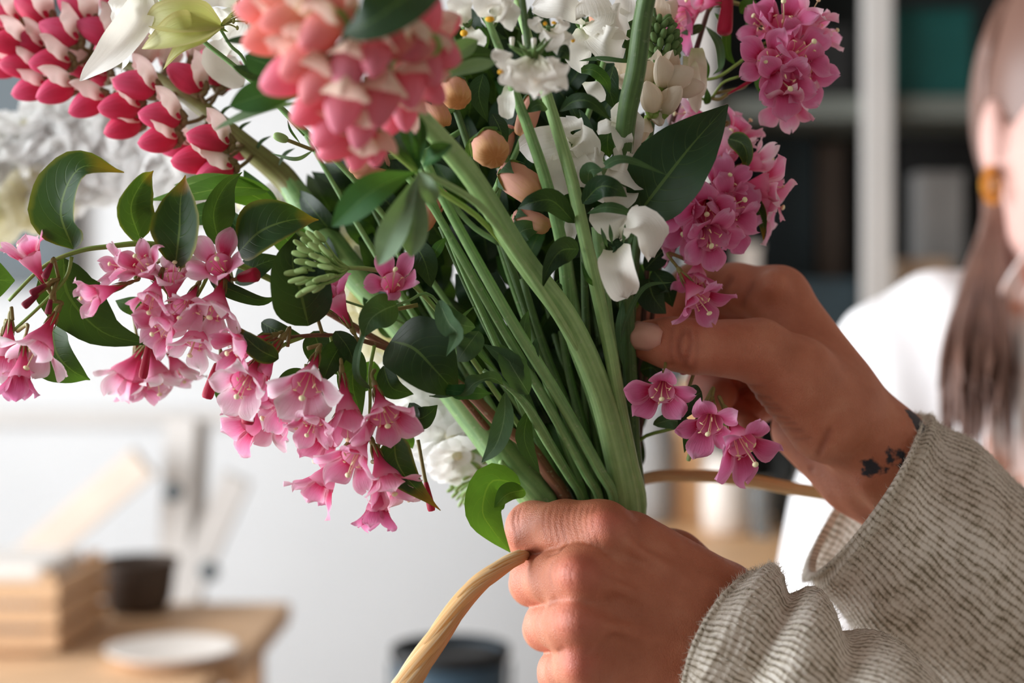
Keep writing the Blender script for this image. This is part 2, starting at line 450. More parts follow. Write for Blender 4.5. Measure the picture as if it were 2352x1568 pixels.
    MT['c_wing_peach'] = pm('peach_lupin_wing', [(0.0, srgb(246, 196, 166)), (0.5, srgb(248, 164, 150)), (1.0, srgb(248, 166, 172))], trans=0.44, rvar=.6)
    MT['c_banner'] = pm('coral_lupin_banner', [(0.0, srgb(226, 214, 130)), (0.4, srgb(252, 238, 216)), (1.0, srgb(250, 216, 200))], trans=0.4)
    MT['white'] = pm('white_petal', [(0.0, srgb(222, 224, 200)), (0.3, srgb(244, 242, 234)), (1.0, srgb(250, 248, 244))], trans=0.35, streak=0.05, tint=(1, 0.98, 0.94))
    MT['white_w'] = pm('ivory_petal', [(0.0, srgb(206, 206, 160)), (0.3, srgb(240, 228, 208)), (1.0, srgb(246, 236, 222))], trans=0.35, streak=0.05, tint=(1, 0.96, 0.9))
    MT['stock'] = pm('stock_petal', [(0.0, srgb(244, 246, 230)), (0.2, srgb(254, 254, 252)), (1.0, srgb(255, 255, 255))], trans=0.72, streak=0.03, tint=(1, 1, 1), rvar=0.0)
    MT['stock_w'] = pm('ivory_stock_petal', [(0.0, srgb(250, 246, 206)), (0.4, srgb(255, 252, 232)), (1.0, srgb(255, 252, 238))], trans=0.7, streak=0.03, tint=(1, 1, .95), rvar=0.0)
    MT['yellow'] = plain('yolk_yellow', srgb(240, 180, 40), 0.55, 0.1, 200)
    MT['green_bud'] = pm('green_bud', [(0.0, srgb(190, 190, 120)), (0.5, srgb(206, 210, 140)), (1.0, srgb(228, 228, 184))], edge=srgb(214, 206, 150), trans=0.4, tint=(1, 1, 0.7))
    MT['peach'] = pm('peach_snapdragon', [(0.0, srgb(228, 168, 158)), (0.55, srgb(230, 174, 150)), (0.85, srgb(226, 176, 128)), (1.0, srgb(206, 146, 92))], trans=0.3, streak=0.3, tint=(1, 0.85, 0.7), rough=0.6)
    MT['small_bud'] = plain('small_green_bud', srgb(150, 178, 112), 0.5, 0.15, 300)
    MT['small_stalk'] = plain('small_stalk', srgb(140, 168, 98), 0.5, 0.12, 200)
    MT['cone'] = plain('green_flower_cone', srgb(96, 124, 70), 0.6, 0.25, 300)

    # ---- skin
    m, nt, b = nm('skin', 0.50, 0.5)
    oc = coord(nt); n1 = noise(nt, 60, 5, oc); n2 = noise(nt, 900, 3, oc)
    col = ramp(nt, n1, [(0.3, srgb(178, 105, 75)), (0.55, srgb(197, 124, 94)), (0.75, srgb(210, 144, 114))]).outputs[0]
    rd = N(nt, 'ShaderNodeAttribute', attribute_name='red'); tt = N(nt, 'ShaderNodeAttribute', attribute_name='tattoo'); cr = N(nt, 'ShaderNodeAttribute', attribute_name='crease')
    col = mixc(nt, math_(nt, 'MULTIPLY', rd.outputs['Fac'], 0.55), col, srgb(206, 106, 92))
    col = mixc(nt, math_(nt, 'MULTIPLY', cr.outputs['Fac'], 0.5), col, srgb(140, 74, 56))
    tf = ramp(nt, math_(nt, 'ADD', tt.outputs['Fac'], math_(nt, 'MULTIPLY', math_(nt, 'SUBTRACT', noise(nt, 330, 3, oc), 0.5), 0.9)), [(0.42, (0, 0, 0)), (0.58, (1, 1, 1))]).outputs[0]
    col = mixc(nt, tf, col, srgb(38, 40, 50))
    nt.links.new(col, b.inputs['Base Color'])
    b.inputs['Subsurface Weight'].default_value = 0.22; b.inputs['Subsurface Radius'].default_value = (1.0, 0.32, 0.16); b.inputs['Subsurface Scale'].default_value = 0.004
    vo = N(nt, 'ShaderNodeTexVoronoi'); vo.inputs['Scale'].default_value = 1500; vo.feature = 'DISTANCE_TO_EDGE'
    mp = N(nt, 'ShaderNodeMapping'); mp.inputs['Rotation'].default_value = (0.3, 0.4, 0.5); mp.inputs['Scale'].default_value = (1, 1, 0.55)
    nt.links.new(oc, mp.inputs[0]); nt.links.new(mp.outputs[0], vo.inputs['Vector'])
    wr = noise(nt, 300, 4, mp.outputs[0])
    h = math_(nt, 'ADD', math_(nt, 'MULTIPLY', math_(nt, 'MINIMUM', vo.outputs['Distance'], 0.25), 0.9), math_(nt, 'ADD', math_(nt, 'MULTIPLY', n2, 0.25), math_(nt, 'MULTIPLY', wr, 0.8)))
    bump(nt, b, h, 0.5, 0.0009)
    MT['skin'] = m
    MT['nail'] = plain('fingernail', srgb(222, 168, 150), 0.28, 0.06, 80, 0.5)

    # ---- wool knit
    m, nt, b = nm('cream_wool_knit', 0.95, 0.1)
    uv = coord(nt, 'UV'); sx = N(nt, 'ShaderNodeSeparateXYZ'); nt.links.new(uv, sx.inputs[0])
    wv = noise(nt, 90, 3, coord(nt)); rib = math_(nt, 'ABSOLUTE', math_(nt, 'SINE', math_(nt, 'MULTIPLY', math_(nt, 'ADD', sx.outputs[0], math_(nt, 'MULTIPLY', wv, 1.1)), math.pi)))
    dash = math_(nt, 'ABSOLUTE', math_(nt, 'SINE', math_(nt, 'MULTIPLY', math_(nt, 'ADD', sx.outputs[1], math_(nt, 'MULTIPLY', wv, 2.5)), math.pi)))
    mpw = N(nt, 'ShaderNodeMapping'); nt.links.new(uv, mpw.inputs[0]); mpw.inputs['Scale'].default_value = (1.0, 0.30, 1)
    n = noise(nt, 1.5, 5, mpw.outputs[0], .65); n3 = noise(nt, 110, 4, coord(nt))
    h = math_(nt, 'ADD', math_(nt, 'MULTIPLY', rib, 0.40), math_(nt, 'ADD', math_(nt, 'MULTIPLY', dash, 0.10), math_(nt, 'MULTIPLY', n, 0.9)))
    k = math_(nt, 'ADD', h, math_(nt, 'MULTIPLY', math_(nt, 'SUBTRACT', n3, 0.5), 0.7))
    col = ramp(nt, k, [(0.46, srgb(140, 130, 108)), (0.66, srgb(206, 197, 180)), (0.92, srgb(246, 242, 232))]).outputs[0]
    nt.links.new(col, b.inputs['Base Color'])
    b.inputs['Sheen Weight'].default_value = 0.4; b.inputs['Sheen Roughness'].default_value = 0.6
    bump(nt, b, h, 0.8, 0.0012)
    translucent(nt, b, col, 0.34)
    MT['wool'] = m
    MT['fuzz'] = plain('wool_fibre', srgb(236, 230, 218), 0.95, 0.05, 100, 0.1)

    # ---- raffia
    m, nt, b = nm('raffia', 0.45, 0.4)
    uv = coord(nt, 'UV'); mp = N(nt, 'ShaderNodeMapping'); nt.links.new(uv, mp.inputs[0]); mp.inputs['Scale'].default_value = (7, 0.35, 1)
    st = noise(nt, 2.4, 4, mp.outputs[0])
    col = ramp(nt, st, [(0.3, srgb(214, 164, 104)), (0.46, srgb(250, 216, 156)), (0.64, srgb(255, 244, 214))]).outputs[0]
    nt.links.new(col, b.inputs['Base Color']); bump(nt, b, st, 0.7, 0.0008); translucent(nt, b, col, 0.5)
    MT['raffia'] = m

    # ---- room
    MT['plaster'] = plain('pale_grey_plaster', srgb(226, 227, 228), 0.85, 0.02, 3)
    MT['ceiling'] = plain('ceiling_paint', srgb(150, 142, 134), 0.9, 0.02, 3)
    MT['dark_wall'] = plain('warm_grey_wall', srgb(190, 183, 176), 0.85, 0.06, 4)
    MT['floor'] = plain('brown_floor', srgb(132, 120, 110), 0.7, 0.06, 4)
    MT['frame_white'] = plain('white_painted_wood', srgb(214, 210, 206), 0.5, 0.03, 8)
    MT['grey_blue'] = plain('grey_blue_paint', srgb(112, 122, 128), 0.7, 0.06, 5)
    MT['cab_dark'] = plain('dark_cabinet', srgb(50, 54, 54), 0.6, 0.12, 6)
    MT['shelf'] = plain('grey_shelf', srgb(104, 108, 102), 0.6, 0.06, 6)
    MT['teal'] = plain('dark_teal_card', srgb(12, 74, 70), 0.6, 0.1, 8)
    MT['navy'] = plain('slate_blue_card', srgb(46, 60, 66), 0.6, 0.12, 8)
    MT['blacky'] = plain('black_goods', srgb(30, 30, 30), 0.55, 0.2, 10)
    MT['grey_obj'] = plain('grey_goods', srgb(150, 148, 146), 0.6, 0.1, 10)
    MT['beige'] = plain('beige_goods', srgb(176, 150, 126), 0.7, 0.1, 10)
    MT['brown'] = plain('brown_card', srgb(78, 66, 58), 0.7, 0.12, 10)
    MT['orange_wood'] = plain('warm_wood', srgb(234, 188, 140), 0.5, 0.12, 12)
    MT['tan_wood'] = plain('pine_wood', srgb(214, 176, 138), 0.6, 0.1, 14)
    MT['pale_wood'] = plain('pale_wood', srgb(228, 214, 200), 0.6, 0.06, 14)
    MT['ceramic'] = plain('white_ceramic', srgb(238, 230, 222), 0.3, 0.02, 8, 0.5)
    MT['bucket'] = plain('dark_blue_enamel', srgb(56, 76, 90), 0.4, 0.12, 8, 0.5)
    MT['joint'] = plain('grey_hinge', srgb(96, 104, 108), 0.5, 0.08, 8)
    m, nt, b = nm('clear_glass', 0.05, 0.5); b.inputs['Transmission Weight'].default_value = 0.85; b.inputs['Base Color'].default_value = (0.85, 0.92, 0.95, 1); b.inputs['Roughness'].default_value = 0.08
    MT['glass'] = m
    m, nt, b = nm('gold', 0.25, 0.5); b.inputs['Metallic'].default_value = 1.0
    gc = ramp(nt, noise(nt, 200, 2, coord(nt)), [(0.3, srgb(200, 150, 60)), (0.7, srgb(236, 190, 96))]); nt.links.new(gc.outputs[0], b.inputs['Base Color'])
    MT['gold'] = m
    MT['lips'] = plain('rose_lips', srgb(186, 96, 92), 0.45, 0.06, 60)
    MT['skin2'] = plain('fair_skin', srgb(208, 166, 156), 0.5, 0.05, 30)
    m, nt, b = nm('brown_hair', 0.38, 0.5)
    uv = coord(nt, 'UV'); mp = N(nt, 'ShaderNodeMapping'); nt.links.new(uv, mp.inputs[0]); mp.inputs['Scale'].default_value = (6, 0.3, 1)
    hc = ramp(nt, noise(nt, 3, 3, mp.outputs[0]), [(0.3, srgb(72, 48, 40)), (0.7, srgb(136, 100, 86))]); nt.links.new(hc.outputs[0], b.inputs['Base Color'])
    MT['hair'] = m
    m, nt, b = nm('white_cotton', 0.85, 0.2)
    cc = ramp(nt, noise(nt, 20, 3, coord(nt)), [(0.3, srgb(240, 238, 240)), (0.7, srgb(250, 249, 250))]); nt.links.new(cc.outputs[0], b.inputs['Base Color'])
    MT['cotton'] = m
    m, nt, b = nm('floral_cotton', 0.85, 0.2)
    vo = N(nt, 'ShaderNodeTexVoronoi'); vo.inputs['Scale'].default_value = 22; nt.links.new(coord(nt), vo.inputs['Vector'])
    fc = ramp(nt, noise(nt, 16, 3, coord(nt)), [(0.35, srgb(244, 240, 240)), (0.5, srgb(236, 208, 200)), (0.58, srgb(214, 142, 110)), (0.66, srgb(232, 226, 232)), (0.8, srgb(170, 176, 200))]); nt.links.new(fc.outputs[0], b.inputs['Base Color'])
    MT['floral'] = m
build_mats()
# ------------------------------------------------------------------ the room
def wall_pieces():
    structure(box('floor', -2.4, 2.6, -2.2, 3.6, -0.1, 0, MT['floor']))
    structure(box('ceiling', -2.4, 2.6, -2.2, 3.6, 2.7, 2.8, MT['ceiling']))
    structure(box('wall_back', -2.4, 2.6, 3.4, 3.6, 0, 2.7, MT['plaster']))
    structure(box('wall_right', 2.4, 2.6, -2.0, 3.4, 0, 2.7, MT['dark_wall']))
    structure(box('wall_front', -2.4, 2.6, -2.2, -2.0, 0, 2.7, MT['dark_wall']))
    # left wall round its window opening
    v = []; f = []
    for b in ((-2.4, -2.2, -2.0, 3.4, 0, 0.30), (-2.4, -2.2, -2.0, 3.4, 2.55, 2.7), (-2.4, -2.2, -2.0, -0.55, 0.30, 2.55), (-2.4, -2.2, 2.35, 3.4, 0.30, 2.55)):
        vv, ff = box_data(*b); o = len(v); v += vv; f += [tuple(i + o for i in q) for q in ff]
    structure(mesh_obj('wall_left', v, f, MT['plaster'], smooth=False))
    for nme, horiz, c in (('window_1', False, (-2.3, -0.55, 2.35, 0.30, 2.55)),):
        w = bpy.data.objects.new(nme, None); COL.objects.link(w); structure(w); w['_w'] = [list(r) for r in Matrix()]
        p, a0, a1, z0, z1 = c; t = 0.05
        bars = [(a0, a0 + t, z0, z1), (a1 - t, a1, z0, z1), (a0, a1, z0, z0 + t), (a0, a1, z1 - t, z1), ((a0 + a1) / 2 - .02, (a0 + a1) / 2 + .02, z0, z1)]
        for (u0, u1, y0, y1) in bars:
            if horiz: box('window_frame', u0, u1, p - .03, p + .03, y0, y1, MT['frame_white'], w)
            else: box('window_frame', p - .03, p + .03, u0, u1, y0, y1, MT['frame_white'], w)
    structure(box('trim_1', -2.2, 0.4, 3.372, 3.4, 1.05, 1.09, MT['frame_white'], bev=0.004))
    structure(box('baseboard_back', -2.2, 2.4, 3.38, 3.4, 0, 0.12, MT['frame_white']))
wall_pieces()

def at(px, py, D): return Vector(((px - CX) / FPX * D, D, CAMZ - (py - CY) / FPX * D))
def background():
    t = thing('wall_panel', 'grey blue panel hanging on the pale back wall', 'panel', (-1.35, 3.38, 1.4))
    box('board', -1.62, -1.06, 3.35, 3.395, 1.40, 2.05, MT['grey_blue'], t)
    for b in ((-1.64, -1.60, 1.38, 2.07), (-1.08, -1.04, 1.38, 2.07)): box('frame_bar', b[0], b[1], 3.34, 3.395, b[2], b[3], MT['joint'], t)
    for b in ((1.38, 1.42), (2.03, 2.07)): box('frame_bar', -1.64, -1.04, 3.34, 3.395, b[0], b[1], MT['joint'], t)
    # pine work table at lower left
    t = thing('work_table', 'pine work table at the lower left under a crate and white plate', 'table', (-0.85, 1.85, 0))
    for i in range(4):
        y0 = 1.62 + i * 0.135
        box('plank', -1.45, -0.335 - 0.02 * (i == 0), y0, y0 + 0.131, 0.825, 0.855, MT['tan_wood'], t, 0.004)
    for x in (-1.4, -0.42):
        for y in (1.66, 2.08): box('leg', x, x + .05, y, y + .05, 0, 0.825, MT['tan_wood'], t, 0.003)
    # crate of slats
    t = thing('slatted_crate', 'blurred pine crate of horizontal slats on the work table', 'crate', (-0.68, 1.9, 0.856))
    x0, x1, y0, y1 = -0.80, -0.568, 1.78, 2.0
    for k in range(3):
        z = 0.862 + k * 0.031
        box('slat', x0, x1, y0, y0 + .008, z, z + .024, MT['tan_wood'], t, 0.001); box('slat', x0, x1, y1 - .008, y1, z, z + .024, MT['tan_wood'], t, 0.001)
        box('slat', x1 - .008, x1, y0 + .009, y1 - .009, z, z + .024, MT['tan_wood'], t, 0.001); box('slat', x0, x0 + .008, y0 + .009, y1 - .009, z, z + .024, MT['tan_wood'], t, 0.001)
    for (x, y) in ((x0 + .009, y0 + .009), (x1 - .023, y0 + .009), (x0 + .009, y1 - .023), (x1 - .023, y1 - .023)):
        box('corner_post', x, x + .014, y, y + .014, 0.857, 0.958, MT['tan_wood'], t)
    box('base_board', x0 + .009, x1 - .009, y0 + .009, y1 - .009, 0.857, 0.864, MT['tan_wood'], t)
    box('paper_lining', x0 + .026, x1 - .026, y0 + .026, y1 - .026, 0.866, 0.965, MT['ceramic'], t, 0.01)
    # brown basket behind the crate
    t = thing('brown_basket', 'dark brown basket in shade behind the pine crate', 'basket', (-0.545, 2.075, 0.856))
    lathe('basket_body', [(.040, 0.001), (.048, .02), (.052, .05), (.055, .07), (.05, .072), (.045, .02)], MT['brown'], t, (-0.545, 2.075, 0.856))
    lathe('rim', [(.054, .066), (.058, .070), (.058, .078), (.052, .078), (.052, .066)], MT['brown'], t, (-0.545, 2.075, 0.856))
    # plate
    c = at(395, 1512, 1.75); c.z = 0.856
    tag(lathe('white_plate', [(.03, .001), (.05, .003), (.078, .016), (.080, .0185), (.076, .018), (.05, .006), (.001, .005)], MT['ceramic'], None, c), 'round white plate lying near the edge of the pine work table', 'plate')
    # folding ladder
    t = thing('folding_ladder', 'white folding ladder with grey hinges leaning by the pale wall', 'ladder', (-0.55, 2.4, 0))
    def rail(a, b, w, mat, nme):
        a = Vector(a); b = Vector(b); d = (b - a).normalized(); s = d.cross(Vector((0, 1, 0))).normalized() * w / 2; y = Vector((0, .016, 0))
        v = [a + s + y, a - s + y, a - s - y, a + s - y, b + s + y, b - s + y, b - s - y, b + s - y]
        return mesh_obj(nme, v, [(0, 1, 2, 3), (7, 6, 5, 4), (0, 4, 5, 1), (1, 5, 6, 2), (2, 6, 7, 3), (3, 7, 4, 0)], mat, t, smooth=False)
    def foot(a, b, z):  # continue a->b to height z
        k = (z - a.z) / (b.z - a.z); return a + (b - a) * k
    a, b = at(420, 960, 2.4), at(392, 1440, 2.4); rail(a, foot(a, b, 0.0), .050, MT['frame_white'], 'rail')
    a, b = at(462, 965, 2.44), at(448, 1440, 2.44); rail(a, foot(a, b, 0.0), .022, MT['frame_white'], 'rail')
    a, b = at(545, 1095, 2.36), at(380, 1470, 2.36); rail(a, foot(a, b, 0.0), .046, MT['frame_white'], 'rail')
    a, b = at(330, 1060, 2.33), at(60, 1290, 2.33); rail(a, foot(a, b, 0.55), .055, MT['pale_wood'], 'brace_board')
    for q in ((398, 1130, 2.33), (480, 1312, 2.32), (490, 1465, 2.33)):
        p = at(*q); v, f, u = blob_data(p, .017, .012, .017, None, 12, 8); mesh_obj('hinge', v, f, MT['joint'], t, u)
    # dark bucket on a stool
    c = at(1035, 1560, 1.6); zt = 0.905
    t = thing('wooden_stool', 'small pine stool carrying the dark bucket', 'stool', (c.x, 1.6, 0))
    lathe('seat', [(.12, .60), (.13, .605), (.13, .625), (.12, .63)], MT['tan_wood'], t, (c.x, 1.6, 0))
    for k in range(4):
        a = k * math.pi / 2 + .78; v, f, u = tube_data([Vector((c.x + .08 * math.cos(a), 1.6 + .08 * math.sin(a), .6)), Vector((c.x + .12 * math.cos(a), 1.6 + .12 * math.sin(a), 0))], [.014], 4, 8); mesh_obj('leg', v, f, MT['tan_wood'], t, u)
    t = thing('dark_bucket', 'dark blue enamel bucket blurred below the raffia strand', 'bucket', (c.x, 1.6, .631))
    lathe('bucket_body', [(.048, .001), (.050, .01), (.064, .272), (.061, .272), (.047, .012), (.002, .010)], MT['bucket'], t, (c.x, 1.6, .631))
    lathe('rim', [(.0645, .262), (.068, .268), (.0675, .276), (.063, .278), (.062, .268)], MT['blacky'], t, (c.x, 1.6, .631))
    v, f, u = tube_data([Vector((c.x - .068, 1.6, .89)), Vector((c.x - .06, 1.55, .80)), Vector((c.x, 1.52, .765)), Vector((c.x + .06, 1.55, .80)), Vector((c.x + .068, 1.6, .89))], [.0025], 20, 6); mesh_obj('handle', v, f, MT['joint'], t, u)
    # right table
    t = thing('wooden_counter', 'warm wooden counter behind the hands carrying jars', 'counter', (0.7, 2.3, 0))
    for i in range(5):
        y0 = 1.9 + i * 0.16
        box('plank', 0.12, 1.5, y0, y0 + .157, .885, .92, MT['orange_wood'], t, 0.003)
    for x in (0.16, 1.4):
        for y in (1.94, 2.62): box('leg', x, x + .06, y, y + .06, 0, .885, MT['orange_wood'], t)
    def pot(px0, px1, py0, D, prof, mat, nme, label, cat, z=0.921):
        x = (at((px0 + px1) / 2, 1200, D)).x; r = (px1 - px0) / 2 / FPX * D; h = CAMZ - (py0 - CY) / FPX * D - z
        return tag(lathe(nme, [(a * r, b * h) for a, b in prof], MT[mat], None, (x, D, z)), label, cat)
    jar = [(.75, .0), (.95, .03), (1, .25), (1, .7), (.85, .82), (.7, .86), (.72, .98), (.78, 1), (.66, 1), (.66, .88), (.8, .6), (.8, .08), (.01, .07)]
    pot(1612, 1722, 1045, 2.45, jar, 'ceramic', 'ceramic_jar', 'white ceramic jar on the wooden counter under the raffia strand', 'jar')
    pot(1722, 1775, 1105, 2.40, [(.8, 0), (.85, .03), (1, .98), (1, 1), (.92, 1), (.8, .08), (.01, .07)], 'glass', 'drinking_glass', 'pale drinking glass between the white jar and dark bottles', 'glass')
    bot = [(.85, 0), (1, .03), (1, .58), (.8, .68), (.35, .76), (.33, .96), (.4, .97), (.4, 1.0), (.01, 1.0)]
    pot(1778, 1822, 1010, 2.5, bot, 'cab_dark', 'dark_bottle', 'dark bottle on the counter next to the drinking glass', 'bottle')
    pot(1822, 1868, 1060, 2.55, bot, 'grey_obj', 'grey_bottle', 'grey bottle on the counter at the right end of the jars', 'bottle')
    pot(1470, 1545, 985, 2.58, jar, 'grey_obj', 'stoneware_jar', 'grey stoneware jar on the counter just right of the stems', 'jar')
    b0 = at(1548, 1195, 2.6); b1 = at(1612, 940, 2.6)
    t = thing('cutting_board', 'orange brown wooden board standing upright on the counter', 'board', (b0.x, 2.6, .921))
    box('board', b0.x, b1.x, 2.59, 2.605, .9205, b1.z, MT['orange_wood'], t, .004); box('grip', b0.x + .012, b1.x - .012, 2.59, 2.605, b1.z, b1.z + .05, MT['orange_wood'], t, .004)
    # display cabinet
    D = 2.78
    t = thing('display_cabinet', 'dark display cabinet with pale uprights along the right background', 'cabinet', (1.0, 2.95, 0))
    xl, xr = 0.335, 1.75
    box('back_panel', xl, xr, 3.2, 3.22, 0.02, 2.4, MT['cab_dark'], t)
    box('side_panel', xl, xl + .02, D + .03, 3.2, 0.02, 2.4, MT['cab_dark'], t); box('side_panel', xr - .02, xr, D + .03, 3.2, 0.02, 2.4, MT['cab_dark'], t)
    box('top_panel', xl, xr, D + .03, 3.22, 2.4, 2.43, MT['cab_dark'], t); box('plinth', xl, xr, D + .03, 3.2, 0, .02, MT['cab_dark'], t)
    for (p0, p1) in ((1584, 1640), (1986, 2050), (2392, 2455), (2800, 2860)):
        a = at(p0, 0, D).x; b = at(p1, 0, D).x
        box('upright', a, b, D - .005, D + .028, 0.0, 2.43, MT['frame_white'], t, .004)
    for z0 in (0.4, 0.80, 1.17, 1.69, 2.08):
        box('shelf', xl + .021, xr - .021, D + .03, 3.199, z0, z0 + .045, MT['shelf'], t)
    def goods(nme, px0, px1, py0, z, mat, label, cat, depth=.16, off=0.05):
        a = at(px0, 0, D + off).x; b = at(px1, 0, D + off).x; zt = at(0, py0, D + off).z
        tt = thing(nme, label, cat, ((a + b) / 2, D + off, z))
        box('body', a, b, D + off, D + off + depth, z + .0005, zt - .012, MT[mat], tt, .004); box('lid', a - .002, b + .002, D + off - .002, D + off + depth + .002, zt - .012, zt, MT[mat], tt, .002)
    goods('storage_box', 2058, 2235, 20, 1.736, 'teal', 'tall dark teal box on the upper cabinet shelf beside the woman', 'box')
    goods('storage_box', 1790, 1960, 60, 1.736, 'blacky', 'black box on the upper cabinet shelf behind pink blossoms', 'box')
    z = 1.2155
    goods('storage_box', 2068, 2250, 268, z, 'blacky', 'long black box at the back of the middle shelf beside the woman', 'box', .12, .26)
    goods('storage_box', 2110, 2215, 395, z, 'grey_obj', 'small grey box in front of the long black box', 'box', .07, .16)
    goods('storage_box', 1740, 1870, 300, z, 'navy', 'tall slate blue box on the middle shelf behind pink blossoms', 'box', .12, .26)
    goods('storage_box', 1878, 1940, 330, z, 'brown', 'narrow brown box on the middle shelf left of the pale upright', 'box', .1, .26)
    goods('storage_box', 1822, 1978, 640, z, 'navy', 'low wide slate box on the middle shelf above the hand', 'box', .14)
    goods('storage_box', 1690, 1745, 560, z, 'ceramic', 'bright white carton on the middle shelf beside drooping pink blossoms', 'box', .1)
    goods('storage_box', 1752, 1812, 640, z, 'beige', 'beige carton next to the bright white carton', 'box', .1)
    goods('storage_box', 2075, 2185, 595, z, 'beige', 'beige box on the middle shelf behind the woman and her shoulder', 'box', .08, .05)
    goods('storage_box', 2198, 2330, 640, z, 'blacky', 'low dark box on the middle shelf hidden behind long brown hair', 'box', .09, .05)
background()
# ------------------------------------------------------------------ the florist's hands
def chain(p, pts, k=3.0):
    """pts: list of (position, radius)"""
    d = None
    for (a, ra), (b, rb) in zip(pts[:-1], pts[1:]):
        c = cone(p, a, b, ra, rb); d = c if d is None else smin(d, c, k)
    return d
H = Hm
def crease_field(p, L):
    e = np.zeros(len(p), dtype=np.float32)
    for a, b, w, dp in L: e = np.maximum(e, 1.3 * dp * np.exp(-(segd(p, a, b) / w) ** 2))
    return e
# left hand: grips the stems, back of the hand towards the camera
LF = {
    'index': [(H(1385, 1224, -12), 11.0), (H(1300, 1214, -1), 9.9), (H(1224, 1214, 17), 9.7), (H(1212, 1228, 45), 8.4), (H(1262, 1240, 68), 7.4)],
    'middle': [(H(1335, 1326, -24), 10.6), (H(1280, 1328, -8), 9.4), (H(1232, 1330, 12), 9.2), (H(1222, 1340, 44), 8.3), (H(1280, 1348, 68), 7.4)],
    'ring': [(H(1330, 1432, -26), 10.2), (H(1292, 1434, -10), 9.0), (H(1262, 1436, 10), 8.8), (H(1252, 1444, 42), 8.0), (H(1312, 1452, 66), 7.2)],
    'pinky': [(H(1345, 1532, -22), 9.6), (H(1312, 1538, -8), 8.2), (H(1288, 1542, 8), 7.9), (H(1282, 1550, 36), 7.2), (H(1340, 1556, 58), 6.6)],
}
LW = H(1690, 1490, 4)
L_CREASE = []; R_CREASE = []
L_LINES = [([(1262, 1274), (1284, 1266), (1303, 1248)], 1.1, .5), ([(1186, 1170), (1180, 1195), (1186, 1225)], .9, .35), ([(1196, 1166), (1191, 1200), (1194, 1222)], .8, .25),
           ([(1262, 1384), (1276, 1377)], 1.0, .5), ([(1282, 1497), (1294, 1490)], 1.0, .5)]
for i in range(9): L_LINES.append(([(1256 + 14 * i, 1164), (1250 + 14 * i, 1200), (1256 + 15 * i, 1236 + 2 * i)], .8, .20))
for i in range(5): L_LINES.append(([(1270 + 12 * i, 1290 + 2 * i), (1262 + 12 * i, 1318), (1270 + 12 * i, 1346)], .8, .16)); L_LINES.append(([(1276 + 11 * i, 1398), (1270 + 11 * i, 1425), (1276 + 11 * i, 1450)], .8, .15))
R_LINES = [([(1572, 757), (1562, 780), (1560, 805), (1568, 830), (1584, 850)], 1.0, .75), ([(1584, 757), (1589, 785), (1581, 815), (1572, 842)], 1.0, .65), ([(1600, 760), (1602, 800), (1596, 845)], .9, .3), ([(1545, 752), (1540, 790), (1546, 838)], .9, .28),
           ([(1677, 874), (1715, 884), (1751, 886)], 1.0, .35), ([(1694, 886), (1735, 906), (1767, 915)], 1.0, .4), ([(1706, 902), (1750, 924), (1785, 930)], 1.0, .3), ([(1718, 915), (1760, 936), (1792, 940)], 1.0, .4), ([(1739, 935), (1780, 956), (1812, 962)], 1.0, .36),
           ([(1752, 948), (1795, 972), (1826, 974)], 1.0, .3), ([(1767, 962), (1806, 984), (1841, 988)], 1.0, .34), ([(1790, 985), (1830, 1008), (1860, 1006)], 1.0, .26), ([(1905, 990), (1885, 1035), (1862, 1080)], 1.3, .5), ([(1677, 640), (1660, 668), (1648, 690)], 1.4, .6), ([(1726, 655), (1712, 680), (1705, 700)], 1.3, .5)]
def trace(lines, fn, out):
    """lay each wrinkle on the skin: nearest surface along the sight line"""
    for pts, w, dp in lines:
        q = []
        for (px, py) in pts:
            dd = np.arange(-60, 130, .5, dtype=np.float32); S = np.stack([Hm(px, py, float(d)) for d in dd]); f = fn(S, False); k = np.argmax(f < 0.2)
            if f.min() < 0.2: q.append(S[k])
        for a_, b_ in zip(q[:-1], q[1:]): out.append((a_, b_, w, dp))
def left_hand(p, detail=True):
    mc = None
    for nme, wr, r in (('index', H(1662, 1418, 3), 13.0), ('middle', H(1676, 1452, -3), 13.5), ('ring', H(1684, 1498, -3), 13.5), ('pinky', H(1690, 1540, 2), 13.0)):
        c = cone(p, LF[nme][0][0] + np.array([0, 5, 0], dtype=np.float32), wr, LF[nme][0][1] - 0.4, r); mc = c if mc is None else smin(mc, c, 9.0)
    mc = smin(mc, cone(p, H(1452, 1246, 4), H(1650, 1378, 12), 11.0, 15.0), 9.0)
    mc = smin(mc, cone(p, H(1430, 1420, 2), H(1600, 1450, 8), 17.0, 16.0), 8.0)
    th = chain(p, [(H(1650, 1385, 22), 15.0), (H(1550, 1290, 36), 11.4), (H(1450, 1236, 66), 9.8), (H(1350, 1222, 84), 8.0)], 5.0)
    mc = smin(mc, th, 8.0)
    fs = None
    for nme in ('index', 'middle', 'ring', 'pinky'):
        c = chain(p, LF[nme], 4.0); fs = c if fs is None else smin(fs, c, 1.3)
    d = smin(mc, fs, 5.0)
    d = smin(d, chain(p, [(LW, 20.5), (H(1900, 1620, -4), 23.0), (H(2300, 1880, -30), 29.0)], 8.0), 12.0)
    for a, r in ((H(1388, 1205, -21), 4.0), (H(1322, 1316, -33), 4.6), (H(1316, 1424, -35), 4.4), (H(1328, 1526, -31), 4.0)):
        d = smin(d, np.sqrt(((p - a) ** 2).sum(1)) - r, 6.0)
    for a, b in ((H(1330, 1318, -35), H(1560, 1400, -17)), (H(1325, 1426, -37), H(1580, 1470, -18)), (H(1400, 1222, -22), H(1580, 1340, -12))):
        d = smin(d, cone(p, a, b, 1.0, 1.2), 4.5)
    if detail:
        d = d + crease_field(p, L_CREASE)
    return d
